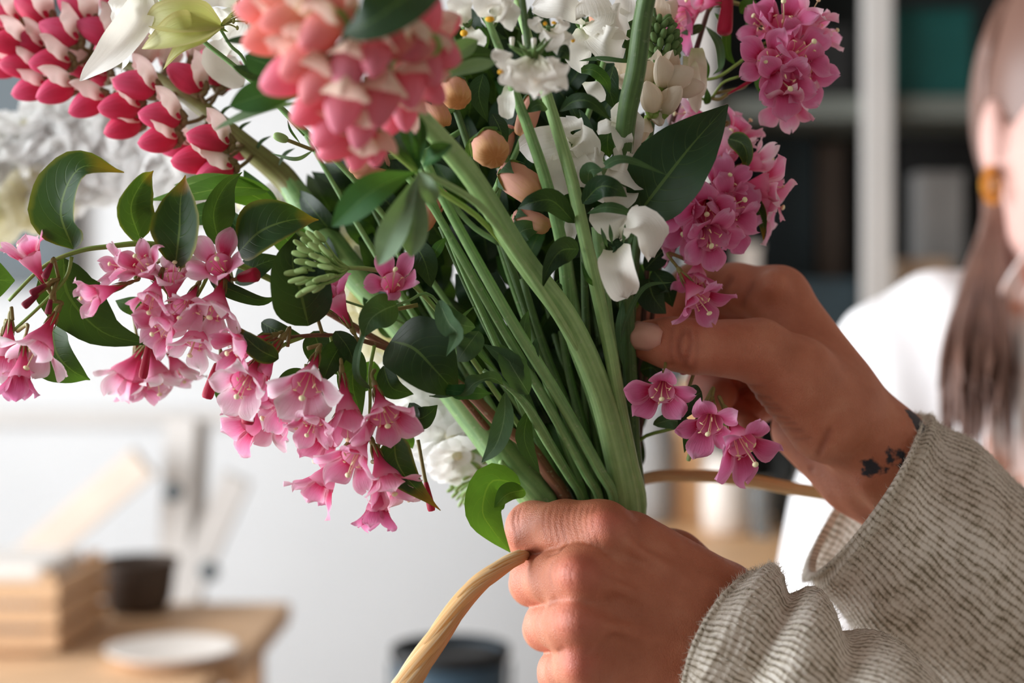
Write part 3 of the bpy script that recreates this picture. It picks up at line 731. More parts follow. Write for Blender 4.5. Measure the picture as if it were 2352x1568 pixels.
# right hand: thumb and fingers settling a bloom among the stems
RF = {
    'index': [(H(1788, 682, 55), 11.8), (H(1690, 664, 64), 10.2), (H(1598, 660, 72), 9.8), (H(1525, 700, 66), 8.6), (H(1478, 760, 52), 7.4)],
    'middle': [(H(1806, 730, 76), 11.4), (H(1700, 730, 90), 10.0), (H(1616, 742, 95), 9.6), (H(1548, 772, 86), 8.4), (H(1500, 806, 66), 7.3)],
    'ring': [(H(1822, 800, 92), 10.8), (H(1730, 830, 108), 9.6), (H(1660, 856, 112), 9.2), (H(1625, 884, 98), 8.2), (H(1655, 906, 84), 7.2)],
    'pinky': [(H(1842, 872, 98), 10.0), (H(1776, 910, 108), 8.6), (H(1718, 940, 108), 8.2), (H(1690, 964, 96), 7.2), (H(1720, 985, 84), 6.4)],
}
R_TH = [(H(1910, 955, 36), 19.0), (H(1826, 868, 28), 15.5), (H(1742, 806, 22), 11.6), (H(1670, 800, 20), 9.9), (H(1592, 796, 19), 9.5), (H(1540, 788, 21), 8.9), (H(1492, 782, 25), 7.9)]
def right_hand(p, detail=True):
    mc = None
    for nme, wr, r in (('index', H(2010, 1010, 42), 15.0), ('middle', H(2030, 1030, 52), 15.0), ('ring', H(2020, 1060, 64), 14.5), ('pinky', H(1990, 1085, 70), 14.0)):
        c = cone(p, RF[nme][0][0], wr, RF[nme][0][1], r); mc = c if mc is None else smin(mc, c, 9.0)
    mc = smin(mc, cone(p, H(1846, 985, 72), H(1960, 1080, 62), 13.5, 16.0), 9.0)
    mc = smin(mc, cone(p, H(1800, 770, 52), H(1890, 900, 44), 10.0, 16.0), 9.0)
    th = chain(p, R_TH, 5.0)
    mc = smin(mc, th, 8.0)
    fs = None
    for nme in ('index', 'middle', 'ring', 'pinky'):
        c = chain(p, RF[nme], 3.5); fs = c if fs is None else smin(fs, c, 1.5)
    d = smin(mc, fs, 5.0)
    fa = smin(cone(p, H(2040, 1062, 46), H(2260, 1260, 70), 18.5, 22.0), cone(p, H(2018, 1088, 58), H(2240, 1300, 84), 17.0, 22.0), 8.0)
    fa = smin(fa, cone(p, H(2260, 1290, 76), H(2700, 1640, 110), 24.0, 30.0), 8.0)
    d = smin(d, fa, 12.0)
    for a, b in ((H(1990, 1110, 33), H(2080, 1230, 45)), (H(1962, 1128, 46), H(2050, 1240, 61))):
        d = smin(d, cone(p, a, b, 0.4, 1.2), 9.0)
    d = smin(d, np.sqrt(((p - H(1778, 650, 44)) ** 2).sum(1)) - 4.0, 7.0)
    if detail:
        d = d + crease_field(p, R_CREASE)
    return d
def florist():
    t = thing('person', 'person in a cream rib-knit sweater holding the bouquet stems with both hands', 'person', (0.56, 0.56, 0))
    trace(L_LINES, left_hand, L_CREASE); trace(R_LINES, right_hand, R_CREASE)
    V1, F1 = surface(left_hand, (-4, 465, -172), (130, 618, -52), 0.9)
    V2, F2 = surface(right_hand, (44, 525, -112), (216, 652, 40), 0.85)
    # coarse rest of the body, well outside the frame
    q = lambda x, y, z: np.array([x * 1000, y * 1000, (z - CAMZ) * 1000], dtype=np.float32)
    def body(p):
        d = cone(p, q(.565, .56, .95), q(.55, .56, 1.30), 120, 110)
        d = smin(d, cone(p, q(.54, .42, 1.36), q(.54, .70, 1.36), 52, 52), 60)
        d = smin(d, cone(p, q(.54, .56, 1.38), q(.525, .56, 1.50), 52, 50), 30)
        d = smin(d, ellip(p, q(.51, .56, 1.60), (98, 76, 118)), 20)
        d = smin(d, cone(p, q(.405, .56, 1.585), q(.418, .56, 1.61), 9, 6), 14)
        for s in (-1, 1): d = smin(d, ellip(p, q(.525, .56 + s * .076, 1.59), (16, 7, 30)), 5)
        d = d + 5 * np.exp(-(segd(p, q(.416, .53, 1.615), q(.416, .53, 1.615)) / 12) ** 2) + 5 * np.exp(-(segd(p, q(.416, .59, 1.615), q(.416, .59, 1.615)) / 12) ** 2)
        d = d + 2.5 * np.exp(-(segd(p, q(.418, .542, 1.545), q(.418, .578, 1.545)) / 4) ** 2)
        for a, b, c in ((q(.54, .39, 1.35), q(.30, .45, 1.0), q(.15, .482, 1.085)), (q(.54, .73, 1.35), q(.35, .68, 1.03), q(.21, .605, 1.105))):
            d = smin(d, cone(p, a, b, 42, 34), 25); d = smin(d, cone(p, b, c, 33, 27), 10)
        d = smin(d, cone(p, q(.575, .56, .90), q(.58, .56, .80), 125, 130), 40)
        for s in (-1, 1): d = smin(d, cone(p, q(.58, .56 + s * .075, .8), q(.58, .56 + s * .085, .06), 78, 42), 30)
        for s in (-1, 1): d = smin(d, cone(p, q(.56, .56 + s * .085, .04), q(.44, .56 + s * .095, .035), 38, 32), 14)
        return d
    V3, F3 = surface(body, (120, 300, -1256), (740, 820, 500), 9.0)
    att = []
    for V, hnd in ((V1, 'L'), (V2, 'R'), (V3, 'B')):
        red = np.zeros(len(V)); tat = np.zeros(len(V)); cre = np.zeros(len(V))
        if hnd == 'L':
            for a, r in ((H(1322, 1312, -36), 9), (H(1314, 1420, -38), 9), (H(1326, 1524, -34), 8), (H(1392, 1196, -26), 8)):
                red = np.maximum(red, np.exp(-((np.sqrt(((V - a) ** 2).sum(1))) / r) ** 2))
            for nme in LF: red = np.maximum(red, 0.6 * np.exp(-(np.sqrt(((V - LF[nme][2][0]) ** 2).sum(1)) / 14) ** 2))
            for a, b, w, dp in L_CREASE: cre = np.maximum(cre, min(1, dp * 2) * np.exp(-(segd(V, a, b) / (w * 1.1)) ** 2))
        if hnd == 'R':
            for a, b, r in ((H(2092, 962, 38), H(2118, 982, 34), 1.3), (H(2064, 1048, 20), H(2084, 1062, 20), 1.7), (H(2058, 1062, 20), H(2076, 1076, 20), 1.6), (H(1998, 1082, 24), H(2030, 1088, 18), 1.5), (H(2020, 1090, 20), H(2062, 1088, 20), 1.4), (H(2030, 1096, 20), H(2046, 1120, 20), 1.9)):
                tat = np.maximum(tat, np.clip(1.5 - segd(V, a, b) / (r * 3.4), 0, 1))
            red = np.maximum(red, np.exp(-(np.sqrt(((V - RF['ring'][3][0]) ** 2).sum(1)) / 22) ** 2)); red = np.maximum(red, 0.5 * np.exp(-(np.sqrt(((V - R_TH[-1][0]) ** 2).sum(1)) / 12) ** 2))
            for a, b, w, dp in R_CREASE: cre = np.maximum(cre, min(1, dp * 2) * np.exp(-(segd(V, a, b) / (w * 1.1)) ** 2))
        att.append((red, tat, cre))
    Vw = np.concatenate([to_world(V1), to_world(V2), to_world(V3)])
    Fw = np.concatenate([F1, F2 + len(V1), F3 + len(V1) + len(V2)])
    body_o = np_mesh('body', Vw, Fw, MT['skin'], t, {'red': np.concatenate([a[0] for a in att]), 'tattoo': np.concatenate([a[1] for a in att]), 'crease': np.concatenate([a[2] for a in att])})
    # thumb nail of the right hand
    nv = []; nf = []; c0 = P(1484, 772, 15.2); T = (P(1470, 772, 19) - P(1545, 784, 12.5)).normalized(); S = Vector((0.05, 0.1, 1)); S = (S - T * S.dot(T)).normalized(); Nn = S.cross(T)
    if Nn.y > 0: Nn = -Nn
    for i in range(9):
        for j in range(9):
            a = -1 + i / 4; b = -1 + j / 4
            w = 5.4 * (1 - 0.22 * max(0, -a) ** 2) ; l = 6.6
            nv.append(c0 + T * (a * l * (1 - 0.12 * b * b) / 1000) + S * (b * w / 1000) + Nn * ((1.6 - 3.4 * b * b - 0.5 * a * a) / 1000))
    for i in range(8):
        for j in range(8): nf.append((i * 9 + j, i * 9 + j + 1, (i + 1) * 9 + j + 1, (i + 1) * 9 + j))
    no = mesh_obj('fingernail', nv, nf, MT['nail'], t); md = no.modifiers.new('s', 'SOLIDIFY'); md.thickness = 0.0006
    no['label'] = 'short pale thumbnail'
    # ---------------- sweater sleeves: ribbed knit tubes
    def sleeve(rings, nrib, fold, nlong, seed):
        rr = random.Random(seed); m = len(rings)
        Cs = [Vector(r[0]) for r in rings]; As = [Vector(r[1]) for r in rings]; Bs = [Vector(r[2]) for r in rings]
        Cq = spline(Cs, nlong); Aq = spline(As, nlong); Bq = spline(Bs, nlong); C = [P(*c) for c in Cq]
        def ring(i, k=1.0):
            q = np.array(Cq[i]) + k * (np.outer(np.cos(th), np.array(Aq[i])) + np.outer(np.sin(th), np.array(Bq[i])))
            D = .52 + q[:, 2] / 1000
            return np.stack([(q[:, 0] - CX) / FPX * D, D, CAMZ - (q[:, 1] - CY) / FPX * D], 1)
        spr = 4; nu = nrib * spr
        u = np.arange(nu) / nu; th = 2 * np.pi * u
        V = []; UV = []; ln = 0
        ph = [rr.uniform(0, 6.28) for _ in range(8)]
        for i in range(nlong):
            if i: ln += (C[i] - C[i - 1]).length
            t_ = i / (nlong - 1)
            base = ring(i) - np.array(C[i])
            rad = np.linalg.norm(base, axis=1, keepdims=True); n_ = base / rad
            disp = 0.00030 * np.abs(np.sin(np.pi * nrib * u + 0.5 * np.sin(ln * 210 + 3 * th))) * (0.7 + 0.5 * np.sin(7 * th + ln * 160)) + 0.0002 * np.sin(ln * 2300 + ph[0] + 3.0 * np.sin(5 * th))
            disp = disp + fold(t_, th, ln)
            if i < 6: disp = disp + 0.0009 * math.sin(math.pi * min(1, i / 6.0))
            V.append(np.array(C[i]) + base + n_ * disp[:, None]); UV.append(np.stack([u * nrib, np.full(nu, ln * 480)], 1))
        # turned-in lining of the cuff
        for k in range(1, 5):
            V.insert(0, V[0 + 0] * 1.0); UV.insert(0, UV[0].copy())
            i = 0
            c = np.array(C[min(3 * k, nlong - 1)]); src = ring(0) - np.array(C[0])
            V[0] = np.array(C[0]) * (1 - k * 0.15) + c * (k * 0.15) + src * (1 - 0.05 - 0.012 * k) + (c - np.array(C[0])) * (0.6 if k > 1 else 0.0) * k / 4
        V = np.concatenate(V); UV = np.concatenate(UV); rows = nlong + 4
        i, k = np.meshgrid(np.arange(rows - 1), np.arange(nu), indexing='ij'); k2 = (k + 1) % nu
        F = np.stack([i * nu + k, i * nu + k2, (i + 1) * nu + k2, (i + 1) * nu + k], -1).reshape(-1, 4)
        me = bpy.data.meshes.new('sweater_sleeve'); me.vertices.add(len(V)); me.vertices.foreach_set('co', V.astype(np.float32).ravel())
        me.loops.add(F.size); me.polygons.add(len(F)); me.loops.foreach_set('vertex_index', F.astype(np.int32).ravel())
        me.polygons.foreach_set('loop_start', np.arange(0, F.size, 4, dtype=np.int32)); me.polygons.foreach_set('use_smooth', np.ones(len(F), dtype=bool))
        me.update(calc_edges=True)
        l = me.uv_layers.new(name='UVMap'); l.data.foreach_set('uv', UV[F.ravel()].astype(np.float32).ravel())
        me.materials.append(MT['wool'])
        o = inst('sweater_sleeve', me, t)
        # fuzz standing off the knit
        rg = np.random.default_rng(seed); fv = []; ff = []
        ids = rg.integers(4 * nu, int(0.75 * rows) * nu, 9000)
        ids = np.concatenate([ids, rg.integers(4 * nu, 8 * nu, 900)])
        cent = np.array([np.array(C[min(max(int(i_ // nu) - 4, 0), nlong - 1)]) for i_ in ids])
        p0 = V[ids]; nn = p0 - cent; nn /= np.linalg.norm(nn, axis=1, keepdims=True)
        d1 = nn * rg.uniform(.3, 1, (len(ids), 1)) + rg.normal(0, .6, (len(ids), 3)); d1 /= np.linalg.norm(d1, axis=1, keepdims=True)
        d2 = d1 + rg.normal(0, .7, d1.shape); d2 /= np.linalg.norm(d2, axis=1, keepdims=True)
        L = rg.uniform(.0006, .0017, (len(ids), 1)); sd = np.cross(d1, np.array([0, 1, 0.01])); sd /= np.linalg.norm(sd, axis=1, keepdims=True) + 1e-9; sd *= 0.00005
        q0, q1 = p0 + sd, p0 - sd; m0, m1 = p0 + d1 * L + sd, p0 + d1 * L - sd; e0 = p0 + d1 * L + d2 * L
        FV = np.stack([q0, q1, m1, m0, e0], 1).reshape(-1, 3); b5 = np.arange(len(ids)) * 5
        quads = [(b, b + 1, b + 2, b + 3) for b in b5] + [(b + 3, b + 2, b + 4) for b in b5]
        fo = mesh_obj('wool_fuzz', FV, quads, MT['fuzz'], o); fo['kind'] = 'stuff'
        return o
    def fold_r(t_, th, ln):
        return 0.0016 * np.sin(3 * th + 9 * t_) * (0.3 + t_) + 0.0022 * np.exp(-((t_ - .30) / .10) ** 2) * np.sin(2 * th + 1.0) + 0.0012 * np.sin(30 * t_ + 4 * np.cos(th))
    sleeve([((1982, 1137, 50), (130, -187, 0), (-36, -20, 40)), ((2040, 1182, 54), (134, -192, 0), (-34, -18, 42)), ((2262, 1372, 74), (152, -222, 0), (-30, -14, 46)),
            ((2560, 1600, 104), (165, -236, 0), (-24, -8, 50)), ((2960, 1830, 150), (150, -240, 0), (-10, -4, 52))], 86, fold_r, 170, 3)
    def fold_l(t_, th, ln):
        w = 0.0
        for c, a, s in ((0.13, .0042, .075), (0.27, -.0046, .030), (0.345, .0044, .055), (0.43, -.0042, .028), (0.52, .0046, .06), (.63, -.003, .03), (.74, .003, .06)):
            w = w + a * np.exp(-((t_ + 0.045 * np.sin(th * 1.0 + 0.6) + 0.02 * np.sin(2 * th) - c) / s) ** 2)
        return w + 0.0008 * np.sin(3 * th + 12 * t_)
    sleeve([((1655, 1492, 2), (72, -174, 4), (62, 18, 32)), ((1740, 1530, -2), (86, -186, 2), (46, 14, 36)), ((1950, 1692, -18), (102, -196, 0), (30, 12, 38)),
            ((2300, 1912, -40), (120, -214, 0), (20, 10, 40)), ((2800, 2260, -66), (150, -220, 0), (10, 10, 40))], 84, fold_l, 190, 5)
    def sw(p):
        d = cone(p, q(.565, .56, .86), q(.55, .56, 1.30), 140, 122)
        d = smin(d, cone(p, q(.54, .42, 1.36), q(.54, .70, 1.36), 62, 62), 60)
        for a, b, c in ((q(.54, .39, 1.35), q(.30, .45, 1.0), q(.235, .463, 1.035)), (q(.54, .73, 1.35), q(.36, .68, 1.035), q(.305, .655, 1.052))):
            d = smin(d, cone(p, a, b, 54, 46), 25); d = smin(d, cone(p, b, c, 45, 40), 8)
        return np.maximum(d, p[:, 2] - 175)
    V, F = surface(sw, (180, 300, -560), (760, 820, 240), 9.0)
    so = np_mesh('sweater_body', to_world(V), F, MT['wool'], t)
    me = so.data; l = me.uv_layers.new(name='UVMap'); idx = np.empty(len(me.loops), dtype=np.int32); me.loops.foreach_get('vertex_index', idx)
    l.data.foreach_set('uv', np.stack([V[:, 0] + V[:, 1], V[:, 2]], 1)[idx].astype(np.float32).ravel() / 2.2)
    def tr(p):
        d = cone(p, q(.565, .56, .93), q(.58, .56, .80), 138, 142)
        for s in (-1, 1): d = smin(d, cone(p, q(.58, .56 + s * .075, .8), q(.58, .56 + s * .085, .10), 88, 62), 30)
        return np.maximum(d, p[:, 2] + 300)
    V, F = surface(tr, (380, 300, -1220), (760, 820, -290), 10.0); np_mesh('trousers', to_world(V), F, MT['navy'], t)
    hv = [] 
    def hairf(p):
        d = ellip(p, q(.528, .56, 1.625), (98, 86, 116)); d = smin(d, ellip(p, q(.62, .56, 1.66), (42, 46, 42)), 10)
        return np.maximum(d, -(ellip(p, q(.44, .56, 1.575), (74, 70, 92))))
    V, F = surface(hairf, (400, 440, 200), (700, 680, 520), 7.0); np_mesh('hair', to_world(V), F, MT['hair'], t)
florist()

# ------------------------------------------------------------------ the woman behind
def woman():
    t = thing('person', 'blurred woman with long brown hair and a white floral blouse behind the hands', 'person', (0.41, 1.1, 0))
    B = 540.0
    h = lambda px, py, d=0: Hm(px, py, B + d)
    hd = h(2512, 262, 20)
    def body(p):
        d = ellip(p, hd, (74, 92, 116))
        d = smin(d, ellip(p, h(2500, 430, -20), (52, 58, 62)), 30)
        d = smin(d, cone(p, h(2492, 330, -88), h(2490, 375, -98), 7, 11), 14)
        d = smin(d, ellip(p, h(2282, 318, 6), (9, 16, 31)), 5)
        d = d + 6 * np.exp(-(segd(p, h(2405, 262, -72), h(2440, 262, -76)) / 12) ** 2) + 6 * np.exp(-(segd(p, h(2560, 262, -76), h(2590, 262, -72)) / 12) ** 2)
        d = smin(d, cone(p, h(2462, 470, -66), h(2535, 470, -66), 4, 4), 8)
        d = smin(d, cone(p, h(2520, 480, 30), h(2520, 760, 40), 50, 56), 25)
        d = smin(d, cone(p, h(2180, 830, 40), h(2860, 830, 40), 62, 62), 70)
        d = smin(d, cone(p, h(2520, 1000, 40), h(2520, 2200, 40), 130, 120), 60)
        for s, e in ((2105, 1925), (2930, 3080)):
            d = smin(d, cone(p, h(s, 840, 35), h(e, 1560, 10), 42, 36), 20); d = smin(d, cone(p, h(e, 1560, 10), h(e + (220 if s < 2500 else -220), 1720, -150), 34, 26), 10)
        for x in (2400, 2640): d = smin(d, cone(p, h(x, 2200, 40), h(x, 4640, 40), 82, 45), 40); d = smin(d, cone(p, h(x, 4690, 20), h(x, 4700, -100), 36, 32), 14)
        return d
    V, F = surface(body, (200, 850, -1256), (820, 1300, 330), 7.0); np_mesh('body', to_world(V), F, MT['skin2'], t, {})
    def face(px, py, out=0.0):
        dd = np.arange(-160, 60, .5, dtype=np.float32); S = np.stack([h(px, py, float(d)) for d in dd]); k = int(np.argmax(body(S) < 0))
        return Vector(to_world(S[k:k + 1])[0]) + Vector((0, -out, 0))
    for ex in (2418, 2590):
        v, f, u = blob_data(face(ex, 266, -.003), .0125, .006, .0058, None, 14, 8); e = mesh_obj('eye', v, f, MT['ceramic'], t, u)
        v, f, u = blob_data(face(ex, 266, .0028), .0052, .0016, .0052, None, 12, 6); mesh_obj('iris', v, f, MT['hair'], e, u)
        v, f, u = tube_data([face(ex - 46, 232), face(ex, 218), face(ex + 46, 230)], [.0012, .0026, .001], 10, 6); mesh_obj('eyebrow', v, f, MT['hair'], t, u)
    v, f, u = merge([tube_data([face(2450, 472), face(2478, 463), face(2500, 468), face(2522, 463), face(2550, 472)], [.0008, .0038, .0032, .0038, .0008], 14, 8), tube_data([face(2452, 474), face(2500, 486), face(2548, 474)], [.0008, .005, .0008], 12, 8)])
    mesh_obj('lips', v, f, MT['lips'], t, u)
    def shirt(p):
        d = cone(p, h(2165, 860, 40), h(2870, 860, 40), 74, 74)
        d = smin(d, cone(p, h(2520, 1000, 40), h(2520, 2350, 40), 146, 150), 60)
        for s, e in ((2098, 1925), (2937, 3080)):
            d = smin(d, cone(p, h(s, 850, 35), h(e, 1500, 12), 58, 62), 24)
        d = d + 3.0 * np.sin(p[:, 0] * 0.09 + p[:, 2] * 0.02)
        return d
    V, F = surface(shirt, (180, 830, -760), (860, 1320, 120), 7.0); np_mesh('blouse', to_world(V), F, MT['cotton'], t)
    # floral scarf falling over the shoulder
    rr = random.Random(11)
    for i, (x0, x1, w) in enumerate(((2345, 2335, 56), (2410, 2400, 60), (2480, 2470, 60))):
        pts = [P(x0 + 40, 600, B - 30), P(x0, 700, B - 72), P(x1, 850, B - 104), P(x1 - 10, 1030, B - 122), P(x1, 1250, B - 128)]
        v, f, u = ribbon_data(pts, W(w, B), 'strap', 0, 0, 0.35, 0.25, 2.0, 0, 0, 26, 10); o = mesh_obj('scarf_fold', v, f, MT['floral'], t, u)
        md = o.modifiers.new('s', 'SOLIDIFY'); md.thickness = .004
    # trousers
    def tr(p):
        d = cone(p, h(2520, 2250, 40), h(2520, 2450, 40), 140, 142)
        for x in (2400, 2640): d = smin(d, cone(p, h(x, 2350, 40), h(x, 4480, 40), 96, 66), 40)
        return d
    V, F = surface(tr, (200, 850, -1200), (820, 1300, -440), 10.0); np_mesh('trousers', to_world(V), F, MT['navy'], t)
    # hair: cap plus long falling locks
    def cap(p):
        d = ellip(p, hd + np.array([0, 14, 12], dtype=np.float32), (84, 98, 120))
        return np.maximum(d, -ellip(p, hd + np.array([10, -70, -26], dtype=np.float32), (72, 84, 134)))
    V, F = surface(cap, (300, 900, -40), (540, 1280, 340), 6.0); ho = np_mesh('hair', to_world(V), F, MT['hair'], t)
    parts = []
    for i in range(150):
        a = rr.random(); s = -1 if i % 3 else 1
        x0 = 2275 + 60 * rr.random() if s < 0 else 2690 + 60 * rr.random()
        dd = B + 20 + 75 * a
        xe = (2170 + 150 * rr.random()) if s < 0 else (2750 + 120 * rr.random())
        y0 = 120 + 160 * rr.random() if a > .45 else 60 + 100 * rr.random()
        if a <= .45 and s < 0: x0 = 2268 + 26 * rr.random()
        ye = 860 + 220 * rr.random()
        pts = [P(x0 + 40 * -s, y0 - 90, dd), P(x0 + 4 * s, y0 + 60, dd - 4), P(x0 + (4 if s < 0 else -4), 470, dd + 22 if a <= .45 else dd), P((x0 + xe) / 2, 640, dd - 60), P(xe, 800, dd - 150), P(xe + rr.uniform(-20, 20), ye, dd - 172)]
        parts.append(tube_data(pts, [.003, .006, .006, .005, .0035, .0008], 26, 6))
    v, f, u = merge(parts); mesh_obj('hair_locks', v, f, MT['hair'], ho, u)
    # earring: gold hoop
    c = P(2278, 425, B - 6); pts = []
    parts = []
    n, m = 28, 10; v = []; f = []
    for i in range(n):
        a = 2 * math.pi * i / n
        for k in range(m):
            b = 2 * math.pi * k / m; rr_ = .0085 + .0034 * math.cos(b)
            v.append(c + Vector((rr_ * math.sin(a) * .8, rr_ * math.sin(a) * .6 + 0.0034 * math.sin(b) * .5, rr_ * 1.25 * math.cos(a))) + Vector((.0034 * math.sin(b), 0, 0)))
    for i in range(n):
        for k in range(m): f.append((i * m + k, i * m + (k + 1) % m, ((i + 1) % n) * m + (k + 1) % m, ((i + 1) % n) * m + k))
    mesh_obj('hoop_earring', v, f, MT['gold'], t)['label'] = 'chunky gold hoop earring'
woman()
# ------------------------------------------------------------------ plant builders
GRIP = P(1400, 1330, 40)
def plant(name, label, cat='flower', group=None): return thing(name, label, cat, GRIP, group)
def below_grip(px, dd):
    """the part of a stem inside and below the fist"""
    return [(px * .6 + 1360 * .4 + 14, 1290, dd * .5 + 20), (1420 - (px - 1345) * .15, 1480, 40 + (dd - 30) * .4), (1500 - (px - 1345) * .5, 1780, 42 - (dd - 30) * .6)]
def stem(parent, pts, wid, mat='stem', grip=True, name='stem', n=40, seg=12, ridge=0.0, nr=6, rough=0.0):
    pts = list(pts)
    if grip: pts = pts + below_grip(pts[-1][0], pts[-1][2])
    wid = list(wid) if isinstance(wid, (list, tuple)) else [wid]
    if grip: wid = wid + [wid[-1]]
    v, f, u = tube_data(pp(pts), [W(w) / 2 for w in wid], n, seg, ridge, nr, rough)
    return mesh_obj(name, v, f, MT[mat], parent, u)
def leaf(parent, pts, w, mat='leaf_dark', prof='ovate', name='leaf', **kw):
    v, f, u = ribbon_data(pp(pts), W(w, pts[len(pts) // 2][2]) / 2, prof, **kw)
    return mesh_obj(name, v, f, MT[mat], parent, u)
def petal(parent, pts, w, mat='white', prof='petal', name='petal', **kw):
    kw.setdefault('nl', 14); kw.setdefault('nw', 8); kw.setdefault('curl', 0.35); kw.setdefault('wave', 0.16)
    return leaf(parent, pts, w, mat, prof, name, **kw)

def frame(axis, up=None, roll=0.0, s=1.0, loc=(0, 0, 0)):
    """matrix whose local +Z runs along axis"""
    z = Vector(axis).normalized(); up = Vector(up) if up is not None else Vector((0.2, -0.4, 1))
    x = up.cross(z)
    if x.length < 1e-3: x = Vector((1, 0, 0)).cross(z)
    x.normalize(); y = z.cross(x)
    M = Matrix((x, y, z)).transposed().to_4x4()
    return Matrix.Translation(loc) @ M @ Matrix.Rotation(roll, 4, 'Z') @ Matrix.Scale(s, 4)
def screen_dir(ang, tow):
    a, t = math.radians(ang), math.radians(tow)
    return Vector((math.cos(a) * math.cos(t), -math.sin(t), math.sin(a) * math.cos(t)))

# ---- bell flower (weigela): tube > five petals, stamens, style, calyx
WV = {}
def bell_variant(kind, flare, seed):
    key = (kind, flare, seed)
    if key in WV: return WV[key]
    rr = random.Random(hash((kind, flare, seed)) % 9999 if False else seed * 131 + flare * 7 + len(kind)); mm = 0.001
    n = 20; prof = [(0.0, .9), (2.5, 1.15), (5.0, 1.5), (7.5, 2.2), (10, 3.5), (12.5, 4.9), (15, 5.7)]
    sh = 0.72 + 0.28 * min(1, flare / 60)
    bx, by = rr.uniform(-.06, .06), rr.uniform(-.06, .06)
    v = []; f = []; u = []
    for i, (z, r) in enumerate(prof):
        for k in range(n):
            a = 2 * math.pi * k / n; q = r * (sh if z > 8 else 1) * (1 + (0.07 * math.cos(5 * a) + 0.05 * math.sin(3 * a + seed)) * (z / 15))
            v.append(((q * math.cos(a) + bx * (z - 7) ** 2 * .12) * mm, (q * math.sin(a) + by * (z - 7) ** 2 * .12) * mm, z * mm)); u.append((0.5, i / 6))
    for i in range(len(prof) - 1):
        for k in range(n): f.append((i * n + k, i * n + (k + 1) % n, (i + 1) * n + (k + 1) % n, (i + 1) * n + k))
    ox, oy = bx * 64 * .12, by * 64 * .12
    tube = mesh_obj('flower', v, f, MT['w_tube'], None, u, link=False)
    pets = []
    for k in range(5):
        a0 = 2 * math.pi * (k + rr.uniform(-.12, .12)) / 5; fl = math.radians(flare + rr.uniform(-26, 26)); L = rr.uniform(8.6, 11.8); hw = rr.uniform(3.9, 5.3)
        v = []; f = []; u = []; r_, z_ = 5.35 * sh, 14.2; nl, nw = 9, 8; ph = rr.uniform(0, 6.28); tw = rr.uniform(-.25, .25); notch = rr.uniform(0, .16)
        for i in range(nl):
            t = i / (nl - 1)
            ang = math.radians(24) * (1 - t) ** 1.5 + fl * (1 - (1 - t) ** 1.5) * (1 + rr.uniform(-.03, .03))
            if i: r_ += math.sin(ang) * L / (nl - 1); z_ += math.cos(ang) * L / (nl - 1)
            w = hw * (0.66 + 0.46 * math.sin(math.pi * min(1, t * 1.0) ** 1.15)) * (max(0.0, 1 - max(0, (t - .45) / .56) ** 2.6)) ** .5
            for j in range(nw + 1):
                s = -1 + 2 * j / nw
                lat = w * s; cup = -0.16 * w * s * s * (1 - t) * 2.2 + 0.9 * math.sin(4.5 * t + ph + 2.4 * s) * (0.35 + abs(s)) * t * 1.5 + tw * s * t * 4
                tip = -notch * L * (1 - min(1, abs(s) * 2.2)) * max(0, t - .75) * 4
                rr_ = r_ + cup * math.cos(ang) + tip * math.sin(ang); zz = z_ - cup * math.sin(ang) + tip * math.cos(ang)
                ca = a0 + 0
                x = rr_ * math.cos(ca) - lat * math.sin(ca); y = rr_ * math.sin(ca) + lat * math.cos(ca)
                v.append(((x + ox) * mm, (y + oy) * mm, zz * mm)); u.append((.5 + .5 * s, t))
        m = nw + 1
        for i in range(nl - 1):
            for j in range(nw): f.append((i * m + j, i * m + j + 1, (i + 1) * m + j + 1, (i + 1) * m + j))
        pets.append(mesh_obj('petal', v, f, MT['w_' + kind], None, u, link=False))
    parts = []
    for k in range(5):
        a = 2 * math.pi * (k + .5) / 5 + rr.uniform(-.2, .2); r0 = 2.2; L = rr.uniform(15.5, 18.5); e = Vector(((r0 + rr.uniform(.6, 2.4)) * math.cos(a) + ox, (r0 + rr.uniform(.6, 2.4)) * math.sin(a) + oy, L)) * mm
        parts.append(tube_data([Vector((1.2 * math.cos(a), 1.2 * math.sin(a), 7)) * mm, Vector((r0 * math.cos(a) + ox, r0 * math.sin(a) + oy, 13)) * mm, e], [.00016, .00014], 6, 5))
        parts.append(blob_data(e,   .00034, .00032, .0010, Matrix.Rotation(1.2, 3, (math.sin(a), -math.cos(a), .3)), 6, 5))
    sv, sf, su = merge(parts); sta = mesh_obj('stamens', sv, sf, MT['stamen'], None, su, link=False)
    e = Vector((rr.uniform(-1.5, 1.5) + ox, rr.uniform(-1.5, 1.5) + oy, rr.uniform(19, 24))) * mm
    sv, sf, su = merge([tube_data([Vector((0, 0, 6)) * mm, Vector((ox * .6, oy * .6, 14)) * mm, e], [.00026, .00022], 8, 5), blob_data(e, .0012, .0011, .0008, None, 9, 6)])
    sty = mesh_obj('style', sv, sf, MT['stigma'], None, su, link=False)
    parts = [blob_data((0, 0, -.0012), .0012, .0012, .0028, None, 8, 6)]
    for k in range(5):
        a = 2 * math.pi * k / 5; d = Vector((math.cos(a), math.sin(a), 0))
        parts.append(tube_data([d * .0007, d * .0016 + Vector((0, 0, .0025)), d * .0022 + Vector((0, 0, .0062))], [.00055, .0005, .0001], 5, 5))
    sv, sf, su = merge(parts); cal = mesh_obj('calyx', sv, sf, MT['w_calyx'], None, su, link=False)
    WV[key] = (tube, pets, sta, sty, cal); return WV[key]
